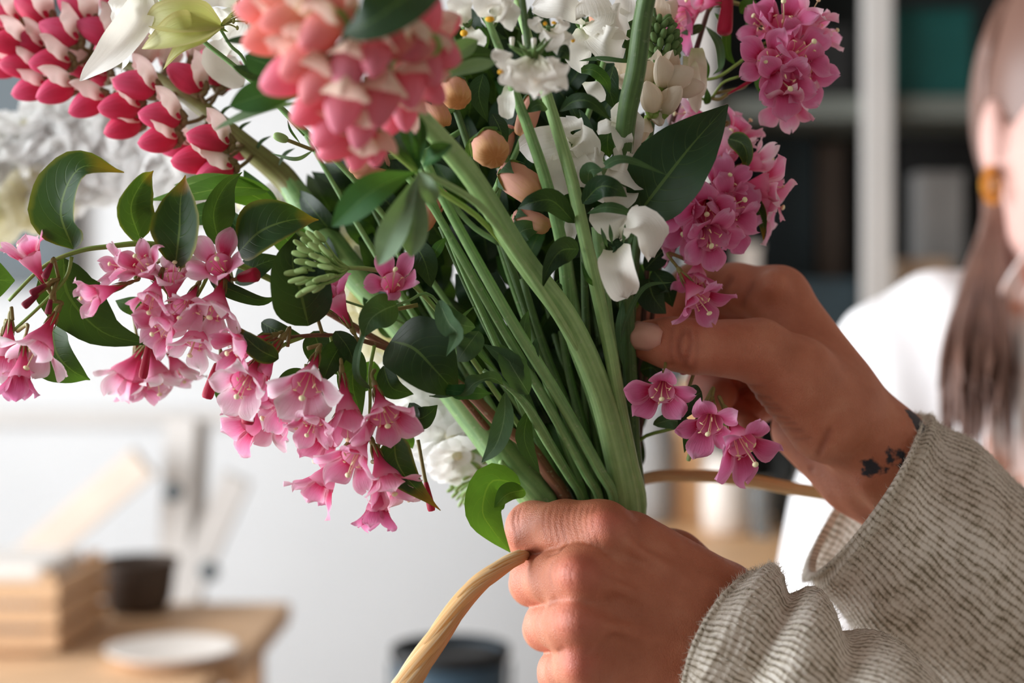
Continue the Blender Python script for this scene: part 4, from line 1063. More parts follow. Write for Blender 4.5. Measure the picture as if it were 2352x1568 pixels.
def bell(parent, x, y, dd, ang, tow, s=1.0, kind='pale', flare=60, roll=None, node=None, seed=None):
    seed = R.randint(0, 3) if seed is None else seed
    tube, pets, sta, sty, cal = bell_variant(kind, flare, seed)
    ax = screen_dir(ang, tow); base = P(x, y, dd) - ax * (.015 * s)
    M = frame(ax, roll=R.uniform(0, 6.28) if roll is None else roll, s=s, loc=base) @ Matrix.Diagonal((R.uniform(.86, 1.1), R.uniform(.8, 1.05), R.uniform(.92, 1.08), 1))
    o = inst('flower', tube, parent, M)
    for pm_ in pets: inst('petal', pm_, o)
    inst('stamens', sta, o); inst('style', sty, o); inst('calyx', cal, o)
    if node is not None:
        nd = P(*node); b = base - ax * .003 * s
        mid = b - ax * min(.012, .4 * (nd - b).length)
        v, f, u = tube_data([b, mid, nd], [.0006 * s, .0007, .0008], 10, 6); mesh_obj('pedicel', v, f, MT['w_calyx'], parent, u)
    return o
BUDM = {}
def bud(parent, x, y, dd, ang, tow, L, w, mat='w_bud', node=None, name='bud', round_=False):
    key = (mat, round_)
    if key not in BUDM:
        pf = (lambda t: math.sin(math.pi * t) ** .7) if round_ else (lambda t: (0.35 + .65 * t) * max(0, 1 - max(0, (t - .6) / .4) ** 2.2) ** .5 if t > 0 else .2)
        v, f, u = blob_data((0, 0, 0), .5, .5, .5, None, 12, 12, pf)
        v = [Vector((p.x * (1 + .06 * math.cos(5 * math.atan2(p.y, p.x))), p.y, p.z)) for p in v]
        BUDM[key] = mesh_obj(name, v, f, MT[mat], None, u, link=False)
    ax = screen_dir(ang, tow); c = P(x, y, dd)
    M = frame(ax, loc=c) @ Matrix.Diagonal((W(w, dd), W(w, dd), W(L, dd), 1))
    o = inst(name, BUDM[key], parent, M)
    if node is not None:
        v, f, u = tube_data([c - ax * W(L, dd) * .48, c - ax * W(L, dd) * .8, P(*node)], [.0007], 8, 6); mesh_obj('pedicel', v, f, MT['w_calyx'], parent, u)
    return o

# ---- pea flower (lupin): wing pouch > banner, calyx
def pea_meshes(wing, banner, key, fat=1.0):
    mm = .001; v = []; f = []; u = []; n, m = 16, 14; L = 14.0
    for i in range(m + 1):
        t = i / m; x = L * t
        pin = max(0.0, math.sin(math.pi * t ** .85)) ** .62
        zc = 1.1 * math.sin(math.pi * t) - 1.8 * t * t + .9
        for k in range(n):
            a = 2 * math.pi * k / n; c, s = math.cos(a), math.sin(a)
            y = 3.7 * fat * pin * c * (1 - .25 * max(0, -s) ** 2); z = zc + (3.7 if s > 0 else 5.9) * pin * s
            v.append((x * mm, y * mm, z * mm)); u.append((k / n, t))
    for i in range(m):
        for k in range(n): f.append((i * n + k, i * n + (k + 1) % n, (i + 1) * n + (k + 1) % n, (i + 1) * n + k))
    w = mesh_obj('floret', v, f, MT[wing], None, u, link=False)
    pts = [Vector((-.5, 0, 2.2)) * mm, Vector((1.5, 0, 5.5)) * mm, Vector((5, 0, 8.6)) * mm, Vector((9.0, 0, 9.6)) * mm, Vector((11.5, 0, 9.0)) * mm]
    v, f, u = ribbon_data(pts, .0078, 'round', 0, -44, 0.0, .03, 2, 0, 0, 14, 8, nrm=(-.7, 0, 1), wob=1.0)
    b = mesh_obj('banner', v, f, MT[banner], None, u, link=False)
    v, f, u = merge([blob_data((-.6 * mm, 0, .8 * mm), .0014, .0022, .0022, None, 8, 6), tube_data([Vector((-.5, 0, 2)) * mm, Vector((1.5, 0, 3.6)) * mm, Vector((4, 0, 4.4)) * mm], [.0017, .0015, .0003], 6, 7), tube_data([Vector((-.5, 0, -.6)) * mm, Vector((2, 0, -1.6)) * mm, Vector((5, 0, -2.9)) * mm], [.0014, .0013, .0003], 6, 7)])
    c = mesh_obj('calyx', v, f, MT['stem_red'] if key == 'red' else MT['stem_yel'], None, u, link=False)
    return w, b, c
def pea(parent, meshes, cx, cy, dd, ang, tow, L, axis_pts, up=None, flip=False):
    X = screen_dir(ang, tow); s = W(L, dd) / .014
    upv = Vector(up) if up is not None else Vector((0.25, -0.25, 1))
    Z = (upv - X * upv.dot(X)).normalized(); Y = Z.cross(X)
    base = P(cx, cy, dd) - X * (.007 * s) - Z * (.0005 * s)
    M = Matrix.Translation(base) @ Matrix((X, Y, Z)).transposed().to_4x4() @ Matrix.Scale(s, 4)
    o = inst('floret', meshes[0], parent, M); inst('banner', meshes[1], o); inst('calyx', meshes[2], o)
    q = min(axis_pts, key=lambda p: (p - base).length)
    v, f, u = tube_data([base - X * .0005, (base + q) / 2 - X * .002, q], [.0008, .0009], 8, 6); mesh_obj('pedicel', v, f, MT['stem_red'], parent, u)
def palmate(parent, c, tips, w, mats, dd_drop=8):
    for i, tp in enumerate(tips):
        mid = ((c[0] + tp[0]) / 2, (c[1] + tp[1]) / 2 - (tp[4] if len(tp) > 4 else 8), (c[2] + tp[2]) / 2 - dd_drop)
        leaf(parent, [c, mid, tp[:3]], w * (tp[3] if len(tp) > 3 else 1), mats[i % len(mats)], 'leaflet', name='leaflet', fold=R.uniform(12, 28), curl=.1, roll=R.uniform(-25, 25))

# ------------------------------------------------------------------ red lupin at left
def red_lupin():
    t = plant('red_lupin', 'crimson and cream lupin spike reaching out to the upper left')
    ax = [(-90, 20, 105), (20, 60, 90), (95, 88, 80), (330, 165, 62), (460, 245, 54), (560, 330, 50), (650, 405, 56), (705, 480, 52), (800, 610, 46), (950, 780, 40), (1090, 960, 34), (1180, 1080, 30), (1240, 1150, 30)]
    stem(t, ax[:8], [10, 14, 18, 30, 40, 54, 64, 60], 'stem_axis', grip=False, name='spike_axis', n=46, seg=14, ridge=.03, nr=9)
    stem(t, ax[5:], [30, 62, 72, 74, 78, 84, 92, 96], 'stem', n=54, seg=16, ridge=.03, nr=9)
    axp = spline(pp(ax[:8]), 60); me = pea_meshes('l_wing', 'l_banner', 'red', 1.0)
    F = [(138, 71, 78, 147, 15, 88), (175, 20, 80, 130, 10, 88), (76, 20, 84, 140, 5, 86), (225, 69, 78, 146, 20, 88), (262, 22, 84, 120, 0, 80), (115, 141, 78, 176, 25, 86), (45, 148, 84, 166, 20, 82), (8, 150, 92, 190, 10, 80),
         (69, 203, 86, 188, 15, 78), (127, 207, 76, 196, 25, 84), (200, 238, 74, 200, 25, 84), (275, 243, 66, 176, 30, 90), (310, 193, 62, 160, 30, 92), (282, 289, 72, 192, 15, 82), (368, 265, 58, 164, 28, 90), (363, 320, 60, 182, 25, 84),
         (406, 334, 72, 176, 0, 76), (444, 365, 54, 176, 25, 92), (479, 317, 50, 158, 28, 92), (492, 396, 54, 194, 20, 86), (427, 176, 66, 134, 20, 86), (489, 155, 74, 108, 10, 84), (527, 172, 84, 60, -10, 78), (7, 31, 90, 150, 10, 80),
         (176, 150, 92, 160, -10, 74), (220, 172, 96, 165, -20, 74), (537, 344, 70, -20, -10, 60), (330, 120, 96, 95, -20, 74), (390, 130, 100, 80, -20, 72), (20, 95, 80, 175, 25, 80), (-30, 60, 100, 170, 20, 80), (240, 120, 102, 120, -20, 70), (455, 120, 104, 70, -30, 70), (60, 96, 82, 160, 25, 74)]
    for a in F: pea(t, me, a[0], a[1], a[2] - 20, a[3], a[4], a[5] * 1.12, axp)
    for q in ((455, 235, 60), (500, 280, 56), (540, 318, 54), (585, 352, 50), (640, 380, 44)):
        leaf(t, [q, (q[0] + 14, q[1] - 26, q[2] - 6), (q[0] + 38, q[1] - 40, q[2] - 10)], 10, 'leaf_grey', 'lance', name='bract')
red_lupin()

# ------------------------------------------------------------------ coral lupin in front
def coral_lupin():
    t = plant('coral_lupin', 'large coral pink lupin hanging nearest the camera at top centre')
    ax = [(690, -110, -112), (760, -20, -108), (830, 80, -100), (890, 170, -90), (945, 245, -72), (1080, 400, -44), (1200, 590, -22), (1300, 725, -8), (1365, 860, 4), (1408, 1000, 14), (1440, 1160, 24)]
    stem(t, ax, [16, 20, 26, 32, 44, 50, 54, 58, 66, 74, 78], 'stem_light', n=70, seg=16, ridge=.03, nr=7)
    axp = spline(pp(ax[:5]), 50); me = pea_meshes('c_wing', 'c_banner', 'coral', 1.2); mp_ = pea_meshes('c_wing_peach', 'c_banner', 'coral', 1.2)
    F = [(620, 83, -112, 185, 20, 118, 1), (662, 45, -118, 178, 20, 120, 1), (662, 172, -116, 196, 25, 128, 0), (700, 140, -122, 205, 30, 124, 1), (800, 158, -124, 255, 40, 118, 0), (722, 244, -112, 205, 20, 116, 0), (790, 236, -120, 258, 25, 132, 0),
         (762, 285, -108, 222, 15, 118, 0), (778, 326, -104, 205, 10, 104, 0), (822, 338, -100, 262, 5, 98, 0), (872, 228, -116, 268, 30, 128, 0), (862, 340, -96, 282, 0, 78, 0), (937, 193, -108, 292, 30, 110, 0), (992, 207, -98, 330, 15, 76, 0),
         (905, 92, -118, 160, 20, 112, 0), (965, 52, -108, 70, 10, 130, 0), (1000, 112, -100, -15, 15, 120, 0), (975, 145, -106, -45, 20, 112, 0), (930, 255, -92, 285, 5, 84, 0), (600, 18, -110, 170, 10, 110, 1), (650, -10, -116, 150, 20, 110, 1),
         (735, 75, -126, 215, 40, 118, 1), (760, 15, -120, 140, 30, 110, 1), (860, 130, -126, 275, 45, 106, 0), (730, 190, -122, 230, 35, 112, 1), (830, 285, -112, 262, 15, 104, 0), (955, 110, -116, 190, 30, 90, 0), (700, 90, -84, 190, -20, 100, 1), (900, 270, -84, 260, -15, 90, 0), (1010, 60, -90, 40, -10, 100, 0)]
    for a in F: pea(t, mp_ if a[6] else me, *a[:5], a[5] * 1.15, axp)
    # palmate leaf in front of the stems
    c = (962, 392, -74)
    stem(t, [(965, 395, -72), (1030, 425, -60), (1110, 480, -44), (1190, 590, -30), (1262, 695, -19), (1320, 790, -6), (1350, 850, 4)], [12, 14, 16, 17, 18, 16, 10], 'stem_light', grip=False, name='petiole', n=24)
    palmate(t, c, [(762, 520, -78, 1.35, 22), (868, 610, -70, 1.15, -4), (945, 590, -66, 1.1, -6), (1000, 465, -80, .75, 0), (1035, 330, -80, .95, 0), (925, 245, -70, .7, 0), (895, 300, -64, .85, 0), (965, 270, -72, .6, 0), (905, 570, -62, .9, -4)], 62, ['leaf_lupin', 'leaf_silver', 'leaf_silver', 'leaf_silver', 'leaf_lupin', 'leaf_lupin', 'leaf_dark', 'leaf_lupin', 'leaf_silver'])
    # dark leaf across the top, nearest of all
    leaf(t, [(1010, -60, -128), (930, -5, -140), (850, 50, -142), (786, 78, -136)], 150, 'leaf_dark', 'ovate', roll=8, fold=4, curl=.1)
    # leaflets left of the spike
    leaf(t, [(650, 118, -60), (590, 98, -58), (515, 94, -56)], 40, 'leaf_dark', 'leaflet', roll=35, fold=16, name='leaflet')
    leaf(t, [(700, 175, -64), (620, 150, -62), (562, 128, -60)], 76, 'leaf_lupin', 'leaflet', roll=10, fold=10, name='leaflet')
    leaf(t, [(690, 190, -58), (600, 180, -56), (535, 152, -54)], 52, 'leaf_dark', 'leaflet', roll=30, fold=20, name='leaflet')
    leaf(t, [(705, 216, -70), (620, 215, -74), (527, 243, -72)], 74, 'leaf_lupin', 'leaflet', roll=-20, fold=10, name='leaflet')
    leaf(t, [(705, 232, -66), (610, 258, -70), (490, 300, -68)], 46, 'leaf_silver', 'leaflet', roll=40, fold=34, name='leaflet')
    stem(t, [(700, 205, -64), (780, 260, -58), (880, 330, -52), (1000, 430, -44), (1100, 500, -36), (1180, 590, -14)], 12, 'stem_yel', grip=False, name='petiole', n=20)
    leaf(t, [(990, 165, -70), (1050, 120, -66), (1098, 92, -62)], 46, 'leaf_silver', 'leaflet', roll=10, fold=10, name='leaflet')
    leaf(t, [(985, 180, -66), (1060, 130, -60), (1140, 125, -58)], 50, 'leaf_dark', 'leaflet', roll=20, name='leaflet')
    leaf(t, [(985, 190, -70), (1070, 158, -66), (1142, 142, -62)], 40, 'leaf_silver', 'leaflet', roll=-10, fold=16, name='leaflet')
coral_lupin()

# ------------------------------------------------------------------ pink weigela branches
def weigela_left():
    t = plant('weigela_branch', 'pink bell-flowered branch drooping to the far left with large dark leaves')
    stem(t, [(20, 690, -4), (100, 612, -4), (180, 577, -4), (250, 566, -2), (342, 560, 2), (480, 585, 8), (620, 640, 14), (760, 720, 18)], [8, 9, 11, 12, 14, 15, 16, 17], 'stem_yel', grip=False, n=44, seg=10, name='green_shoot')
    stem(t, [(700, 686, 16), (760, 720, 18), (900, 800, 20), (1000, 850, 18), (1080, 905, 16), (1150, 975, 18), (1215, 1025, 20), (1262, 1090, 24), (1300, 1150, 28)],
         [16, 18, 20, 24, 26, 30, 34, 34, 34], 'twig', n=56, seg=10, rough=.05, name='twig')
    stem(t, [(165, 590, -4), (150, 640, -6), (95, 700, -8), (30, 760, -8)], [9, 8, 7], 'stem_yel', grip=False, name='side_twig', n=14)
    stem(t, [(345, 562, 2), (330, 600, -4), (310, 640, -8)], [9, 8], 'stem_yel', grip=False, name='side_twig', n=10)
    stem(t, [(480, 586, 8), (478, 630, 0), (440, 700, -4), (400, 760, -4)], [9, 8], 'stem_yel', grip=False, name='side_twig', n=12)
    b = lambda *a, **k: bell(t, *a, **k)
    b(66, 588, -12, 118, 10, .85, 'pink', 55, node=(120, 640, -6)); b(215, 680, -18, 205, 30, .85, 'pink', 50, node=(318, 632, -6)); b(278, 612, -14, 170, 40, .75, 'pink', 45, node=(335, 590, 0))
    b(330, 612, -18, 120, 55, .78, 'pink', 50, node=(345, 580, 0)); b(348, 688, -22, 262, 40, .85, 'pink', 45, node=(345, 610, -2)); b(395, 640, -14, 80, 35, .8, 'pale', 60, node=(400, 575, 4)); b(425, 705, -18, 255, 50, .85, 'pale', 60, node=(455, 640, 0))
    b(490, 718, -20, 262, 35, 1.0, 'pale', 60, node=(480, 600, 4)); b(505, 608, -18, 100, 65, .85, 'pink', 60, node=(520, 620, 8)); b(380, 752, -18, 225, 45, .85, 'pink', 45, node=(430, 715, -2)); b(444, 792, -16, 258, 30, .95, 'pale', 65, node=(440, 705, -2))
    b(85, 795, -16, 250, 30, .98, 'pale', 65, node=(112, 690, -8)); b(14, 828, -10, 268, 10, 1.0, 'pink', 45, node=(28, 735, -8)); b(46, 872, -18, 266, 10, .9, 'deep', 25, node=(40, 760, -8)); b(280, 862, 34, 232, 0, 1.0, 'pale', 55, node=(345, 740, 20))
    b(362, 872, 32, 285, 5, 1.0, 'pale', 60, node=(365, 750, 20)); b(318, 868, 40, 270, -10, .95, 'pink', 50, node=(360, 745, 22)); b(410, 850, 36, 300, 10, .8, 'pale', 55, node=(400, 760, 20)); b(400, 560, 20, 100, -20, .7, 'pink', 50, node=(420, 575, 8)); b(-14, 850, -6, 260, 10, .9, 'pale', 60, node=(20, 760, -8))
    for q in ((570, 634, -14, 10, 20, 52, 44, False), (335, 825, -12, 262, 10, 92, 26, False), (487, 875, -12, 255, 10, 86, 34, False), (110, 622, -14, 250, 20, 40, 22, False), (88, 664, -14, 215, 20, 42, 22, False), (70, 690, -14, 225, 20, 44, 24, False), (113, 704, -14, 262, 10, 36, 20, False)):
        bud(t, *q[:7], mat='w_dark' if q[0] < 120 else 'w_bud', node={570: (530, 625, 6), 335: (350, 760, 0), 487: (500, 790, 0)}.get(q[0], (135, 640, -6)), round_=q[7])
    l = lambda *a, **k: leaf(t, *a, **k)
    l([(168, 572, -6), (140, 480, -16), (185, 385, -22), (285, 396, -16)], 150, 'leaf_tip', 'acuminate', roll=-20, fold=12, curl=.2, serr=.05)
    l([(130, 560, 8), (118, 510, 10), (128, 455, 12)], 40, 'leaf_dark', roll=20)
    l([(322, 552, -4), (300, 480, -14), (322, 425, -16), (352, 392, -10)], 112, 'leaf_tip', 'acuminate', roll=42, fold=38, serr=.05)
    l([(402, 612, -10), (412, 530, -22), (415, 460, -20), (426, 402, -10)], 122, 'leaf_tip', 'acuminate', roll=-8, fold=14, curl=.25, serr=.05)
    l([(503, 560, -2), (490, 490, -12), (515, 430, -14), (556, 395, -8)], 96, 'leaf_dark', 'acuminate', roll=48, fold=30)
    l([(548, 578, -8), (600, 530, -18), (670, 505, -18), (732, 505, -8)], 134, 'leaf_tip', 'acuminate', roll=-14, fold=10, curl=.2)
    l([(146, 592, 2), (158, 680, 4), (240, 765, 4), (362, 792, 6)], 150, 'leaf_dark', 'acuminate', roll=-20, fold=14, curl=.2, serr=.06)
    l([(120, 750, 4), (130, 810, 0), (165, 850, -2), (207, 872, 2)], 124, 'leaf_mid', 'acuminate', roll=20, fold=22)
    l([(-80, 640, -8), (-30, 642, -14), (34, 644, -10)], 132, 'leaf_mid', 'ovate', roll=10, fold=10)
    l([(708, 748, -14), (690, 670, -26), (672, 600, -26), (686, 524, -14)], 142, 'leaf_dark', 'acuminate', roll=10, fold=10, curl=.2)
    l([(640, 824, -16), (600, 805, -24), (565, 775, -24), (540, 744, -18)], 52, 'leaf_tip', 'acuminate', roll=-10, fold=16, serr=.06)
    l([(620, 436, 22), (530, 430, 14), (440, 445, 14), (340, 460, 20)], 76, 'leaf_light', 'ovate', roll=30, fold=10)
    l([(640, 480, 28), (560, 440, 20), (470, 420, 22), (400, 425, 28)], 64, 'leaf_light', 'ovate', roll=-30, fold=8)
    l([(560, 560, 20), (500, 500, 18), (440, 500, 20), (380, 540, 24)], 70, 'leaf_mid', roll=20, fold=12)
    l([(600, 600, 22), (560, 540, 18), (520, 500, 20), (470, 470, 26)], 60, 'leaf_mid', roll=-20, fold=12)
    l([(480, 640, -4), (530, 665, -8), (600, 690, -6), (640, 680, 0)], 40, 'leaf_dark', 'acuminate', roll=30, fold=20)
    l([(360, 720, 10), (300, 700, 10), (265, 690, 14)], 50, 'leaf_mid', roll=20)
    l([(540, 650, 16), (590, 610, 12), (650, 590, 14)], 66, 'leaf_dark', roll=-10)
    l([(700, 590, 24), (650, 540, 22), (600, 480, 26)], 66, 'leaf_mid', roll=10); l([(640, 500, 30), (590, 450, 30), (560, 390, 34)], 70, 'leaf_mid', roll=-16)
weigela_left()

def weigela_mid():
    t = plant('weigela_branch', 'pink bell-flowered branch whose open blooms hang lowest beneath the bouquet')
    stem(t, [(560, 790, -8), (660, 775, -6), (760, 770, -2), (860, 790, 4), (960, 835, 10), (1040, 890, 20), (1120, 985, 28), (1200, 1080, 34), (1262, 1150, 40)], [7, 9, 11, 13, 15, 17, 18, 20, 20], 'twig', n=60, seg=10, rough=.04, name='twig')
    stem(t, [(860, 792, 4), (850, 850, -4), (850, 930, -6), (845, 1010, -6)], [9, 8, 7], 'stem_yel', grip=False, name='side_twig', n=14)
    stem(t, [(760, 772, -2), (770, 830, -8), (790, 880, -10)], [9, 8], 'stem_yel', grip=False, name='side_twig', n=10)
    stem(t, [(700, 772, -4), (640, 800, -10), (600, 860, -12)], [9, 8], 'stem_yel', grip=False, name='side_twig', n=10)
    b = lambda *a, **k: bell(t, *a, **k)
    b(545, 795, -22, 200, 40, .95, 'pink', 45, node=(640, 780, -6)); b(560, 882, -26, 250, 50, 1.0, 'pale', 65, node=(610, 820, -12)); b(588, 858, -14, 235, 10, 1.0, 'pink', 40, node=(660, 795, -8)); b(706, 880, -28, 262, 55, 1.18, 'pale', 72, node=(706, 800, -8), roll=.3)
    b(640, 935, -12, 230, 10, 1.0, 'pink', 45, node=(700, 840, -8)); b(566, 978, 6, 205, -10, .95, 'pink', 50, node=(640, 880, 0)); b(722, 965, -22, 262, 40, .85, 'pink', 50, node=(735, 870, -8)); b(795, 950, -20, 278, 20, 1.0, 'pink', 30, node=(785, 850, -8)); b(885, 962, -24, 292, 40, 1.0, 'pink', 55, node=(860, 850, -6), seed=1)
    b(748, 1010, -4, 240, -5, .95, 'pink', 45, node=(775, 900, -6)); b(812, 1048, -22, 240, 45, .98, 'pink', 50, node=(846, 960, -6)); b(736, 1112, -12, 236, 5, 1.0, 'pink', 48, node=(805, 1010, -8)); b(886, 1105, -18, 292, 25, .98, 'pink', 45, node=(848, 1000, -6)); b(864, 1178, -14, 268, 5, .8, 'deep', 30, node=(855, 1060, -6))
    b(690, 960, -10, 258, 20, .85, 'pale', 55, node=(720, 870, -6)); b(905, 646, -20, 70, 60, .9, 'deep', 62, node=(960, 700, 0), roll=1.0); b(762, 672, -12, 118, 10, .95, 'deep', 40, node=(832, 748, 0)); b(915, 1130, -2, 300, -10, .75, 'pale', 50, node=(870, 1020, -2)); b(620, 985, 14, 235, -15, .9, 'pale', 50, node=(690, 870, 4))
    bud(t, 573, 940, -20, 262, 10, 72, 38, node=(600, 860, -12)); bud(t, 985, 1140, 4, 282, 0, 70, 24, node=(960, 1010, 6)); bud(t, 700, 720, -4, 240, 10, 40, 16, node=(740, 765, -4))
    l = lambda *a, **k: leaf(t, *a, **k)
    l([(898, 782, -8), (950, 800, -22), (1000, 850, -24), (1052, 908, -12)], 170, 'leaf_dark', 'ovate', roll=-8, fold=8, curl=.18)
    l([(905, 1000, -8), (912, 1060, -16), (945, 1110, -16), (1012, 1172, -8)], 88, 'leaf_tip', 'acuminate', roll=14, fold=14)
    l([(940, 925, -6), (960, 960, -12), (985, 950, -12), (1005, 930, -8)], 56, 'leaf_dark', roll=20)
    l([(912, 700, -16), (880, 712, -26), (850, 735, -28), (835, 775, -22)], 82, 'leaf_grey', 'ovate', roll=-20, fold=14); l([(838, 765, -22), (824, 810, -26), (822, 860, -26), (850, 893, -20)], 26, 'leaf_grey', 'strap', roll=40, fold=20)
    stem(t, [(912, 700, -16), (940, 690, -14), (985, 675, -8), (1040, 740, 0), (1090, 800, 8)], [6, 7, 8], 'stem', grip=False, name='petiole', n=14)
    for q in (((790, 780, -2), (760, 830, -10), (740, 880, -8), 60), ((700, 850, 0), (660, 880, -2), (640, 915, 2), 50), ((820, 800, 0), (810, 880, -4), (830, 960, 2), 74), ((720, 760, 6), (740, 810, 2), (775, 860, 6), 80), ((600, 740, 10), (640, 760, 6), (700, 775, 8), 46),
              ((880, 840, 8), (900, 890, 4), (950, 905, 8), 56), ((530, 830, 14), (520, 900, 12), (550, 950, 16), 60), ((860, 830, 14), (840, 870, 12), (800, 900, 14), 60), ((640, 760, 14), (610, 800, 12), (590, 850, 16), 64), ((770, 760, -6), (800, 800, -12), (815, 840, -8), 52)):
        l(list(q[:3]), q[3], R.choice(['leaf_dark', 'leaf_dark', 'leaf_mid']), 'ovate', roll=R.uniform(-30, 30), fold=14)
    l([(930, 1000, 20), (940, 1015, 18), (948, 1030, 20)], 30, 'leaf_bright')
weigela_mid()

def weigela_right_top():
    t = plant('weigela_branch', 'mauve pink bell-flowered branch at the upper right with a dense round cluster')
    stem(t, [(1660, -60, 50), (1628, 20, 46), (1612, 70, 44), (1585, 160, 40), (1560, 230, 40), (1530, 330, 42), (1500, 480, 44), (1480, 700, 46), (1465, 950, 46), (1450, 1160, 48)], [10, 12, 14, 14, 14, 14, 14, 14, 16], 'twig_dark', n=50, seg=10, rough=.04, name='twig')
    stem(t, [(1583, 180, 40), (1640, 180, 38), (1690, 150, 36), (1740, 110, 34), (1790, 80, 34)], [8, 8, 7], 'stem_yel', grip=False, name='side_twig', n=16)
    stem(t, [(1575, 200, 40), (1625, 230, 38), (1660, 190, 36), (1700, 175, 34)], [7, 6], 'stem_yel', grip=False, name='side_twig', n=12)
    b = lambda *a, **k: bell(t, *a, **k)
    n1 = (1745, 110, 36)
    b(1765, 142, 12, 190, 72, 1.0, 'deep', 80, node=n1, roll=0.2); b(1838, 118, 14, 30, 66, 1.0, 'deep', 76, node=n1); b(1800, 52, 18, 100, 50, 1.0, 'deep', 72, node=n1); b(1856, 40, 22, 60, 25, .9, 'pink', 60, node=n1); b(1800, 190, 12, 285, 60, .95, 'deep', 76, node=n1); b(1842, 172, 18, 320, 50, .95, 'deep', 70, node=n1)
    b(1806, 236, 20, 262, 25, 1.0, 'pink', 70, node=n1); b(1752, 60, 26, 150, 30, .9, 'deep', 60, node=n1); b(1830, 215, 24, 290, 20, .85, 'pale', 55, node=n1); b(1570, 40, 36, 215, 25, .95, 'deep', 50, node=(1625, 30, 46)); b(1595, 0, 36, 180, 20, .9, 'pink', 45, node=(1640, -10, 48)); b(1880, 80, 30, 20, 20, .8, 'pink', 60, node=n1)
    bud(t, 1668, 30, 34, 262, 10, 104, 46, node=(1668, -40, 48)); bud(t, 1740, 170, 36, 40, 10, 60, 14, node=(1640, 215, 38)); bud(t, 1700, 200, 36, 30, 0, 70, 10, node=(1630, 225, 38), mat='w_bud')
    l = lambda *a, **k: leaf(t, *a, **k)
    l([(1735, 175, 34), (1760, 195, 28), (1772, 230, 28), (1756, 262, 34)], 44, 'leaf_mid', 'acuminate', roll=40, fold=26); l([(1612, 55, 42), (1590, 70, 38), (1562, 76, 40)], 30, 'leaf_grey', roll=20); l([(1620, 60, 42), (1650, 100, 38), (1655, 150, 38), (1636, 172, 40)], 26, 'leaf_grey', 'lance', roll=50)
    l([(1625, 180, 40), (1618, 150, 38), (1614, 118, 40)], 26, 'leaf_mid', roll=20); l([(1700, 30, 38), (1720, 10, 34), (1745, 20, 32)], 34, 'leaf_mid'); l([(1710, 60, 38), (1735, 50, 32), (1750, 70, 30)], 40, 'leaf_grey'); l([(1620, 240, 38), (1625, 225, 36), (1622, 200, 38)], 18, 'leaf_mid')
    l([(1640, 30, 44), (1665, 60, 40), (1670, 120, 40), (1690, 150, 42)], 24, 'leaf_mid', 'lance', roll=30)
weigela_right_top()

def weigela_right_mid():
    t = plant('weigela_branch', 'deep mauve bell-flowered branch above the right hand with one huge leaf')
    stem(t, [(1700, 395, 34), (1640, 420, 36), (1590, 450, 38), (1540, 520, 42), (1510, 640, 44), (1490, 800, 46), (1470, 1000, 44), (1455, 1165, 40)], [8, 9, 10, 11, 12, 12, 14, 14], 'twig_dark', n=46, seg=10, name='twig')
    stem(t, [(1560, 480, 40), (1590, 560, 36), (1600, 640, 32)], [7, 6], 'stem_yel', grip=False, name='side_twig', n=10); stem(t, [(1640, 420, 36), (1655, 360, 36), (1665, 300, 38)], [7, 6], 'stem_yel', grip=False, name='side_twig', n=10)
    b = lambda *a, **k: bell(t, *a, **k); n1 = (1610, 430, 36)
    b(1622, 486, 10, 250, 62, 1.05, 'deep', 78, node=n1, roll=.6); b(1676, 474, 14, 20, 58, .98, 'deep', 76, node=n1); b(1570, 470, 14, 200, 40, 1.0, 'deep', 66, node=n1); b(1630, 548, 8, 275, 62, 1.0, 'deep', 80, node=n1, roll=1.4); b(1664, 425, 18, 70, 50, .85, 'deep', 60, node=n1); b(1690, 520, 18, 320, 40, .9, 'deep', 70, node=n1); b(1585, 520, 20, 230, 40, .9, 'deep', 60, node=n1)
    b(1770, 425, 24, 2, 10, 1.05, 'pink', 70, node=(1690, 410, 34), roll=.8); b(1772, 470, 28, -20, 10, 1.0, 'pink', 72, node=(1690, 420, 36)); b(1745, 370, 32, 20, -5, .85, 'pale', 50, node=(1690, 400, 36)); b(1672, 345, 34, 70, 15, 1.0, 'pale', 50, node=(1655, 395, 36)); b(1700, 300, 36, 50, 10, .8, 'pink', 50, node=(1665, 340, 38)); b(1640, 375, 30, 100, 20, .85, 'pink', 40, node=(1640, 410, 36))
    b(1578, 262, 40, 170, 10, .85, 'pale', 45, node=(1655, 300, 40)); b(1600, 640, 22, 262, 30, .8, 'deep', 72, node=(1595, 570, 36)); b(1530, 575, 30, 215, 10, .6, 'pink', 40, node=(1560, 520, 40))
    b(1608, 690, 4, 300, 30, .92, 'deep', 78, node=(1585, 600, 30), roll=.4)
    l = lambda *a, **k: leaf(t, *a, **k)
    l([(1462, 496, -4), (1522, 418, -16), (1590, 332, -18), (1672, 240, -4)], 188, 'leaf_dark', 'ovate', roll=-10, fold=10, curl=.12, serr=.03)
    l([(1672, 318, 26), (1705, 330, 18), (1716, 365, 18), (1700, 402, 26)], 48, 'leaf_tip', 'acuminate', roll=30, fold=24); l([(1700, 440, 26), (1735, 470, 22), (1752, 510, 24), (1754, 560, 30)], 38, 'leaf_tip', 'acuminate', roll=30, fold=20)
    l([(1470, 560, 30), (1510, 500, 26), (1560, 420, 28)], 70, 'leaf_dark', roll=10); l([(1480, 620, 30), (1520, 580, 28), (1560, 560, 30)], 56, 'leaf_dark'); l([(1500, 480, 34), (1540, 400, 34), (1600, 330, 38)], 90, 'leaf_dark', roll=14)
    l([(1490, 640, 26), (1500, 680, 20), (1530, 720, 24)], 90, 'leaf_dark', roll=-20); l([(1500, 620, 30), (1530, 660, 24), (1545, 705, 28)], 60, 'leaf_dark')
weigela_right_mid()

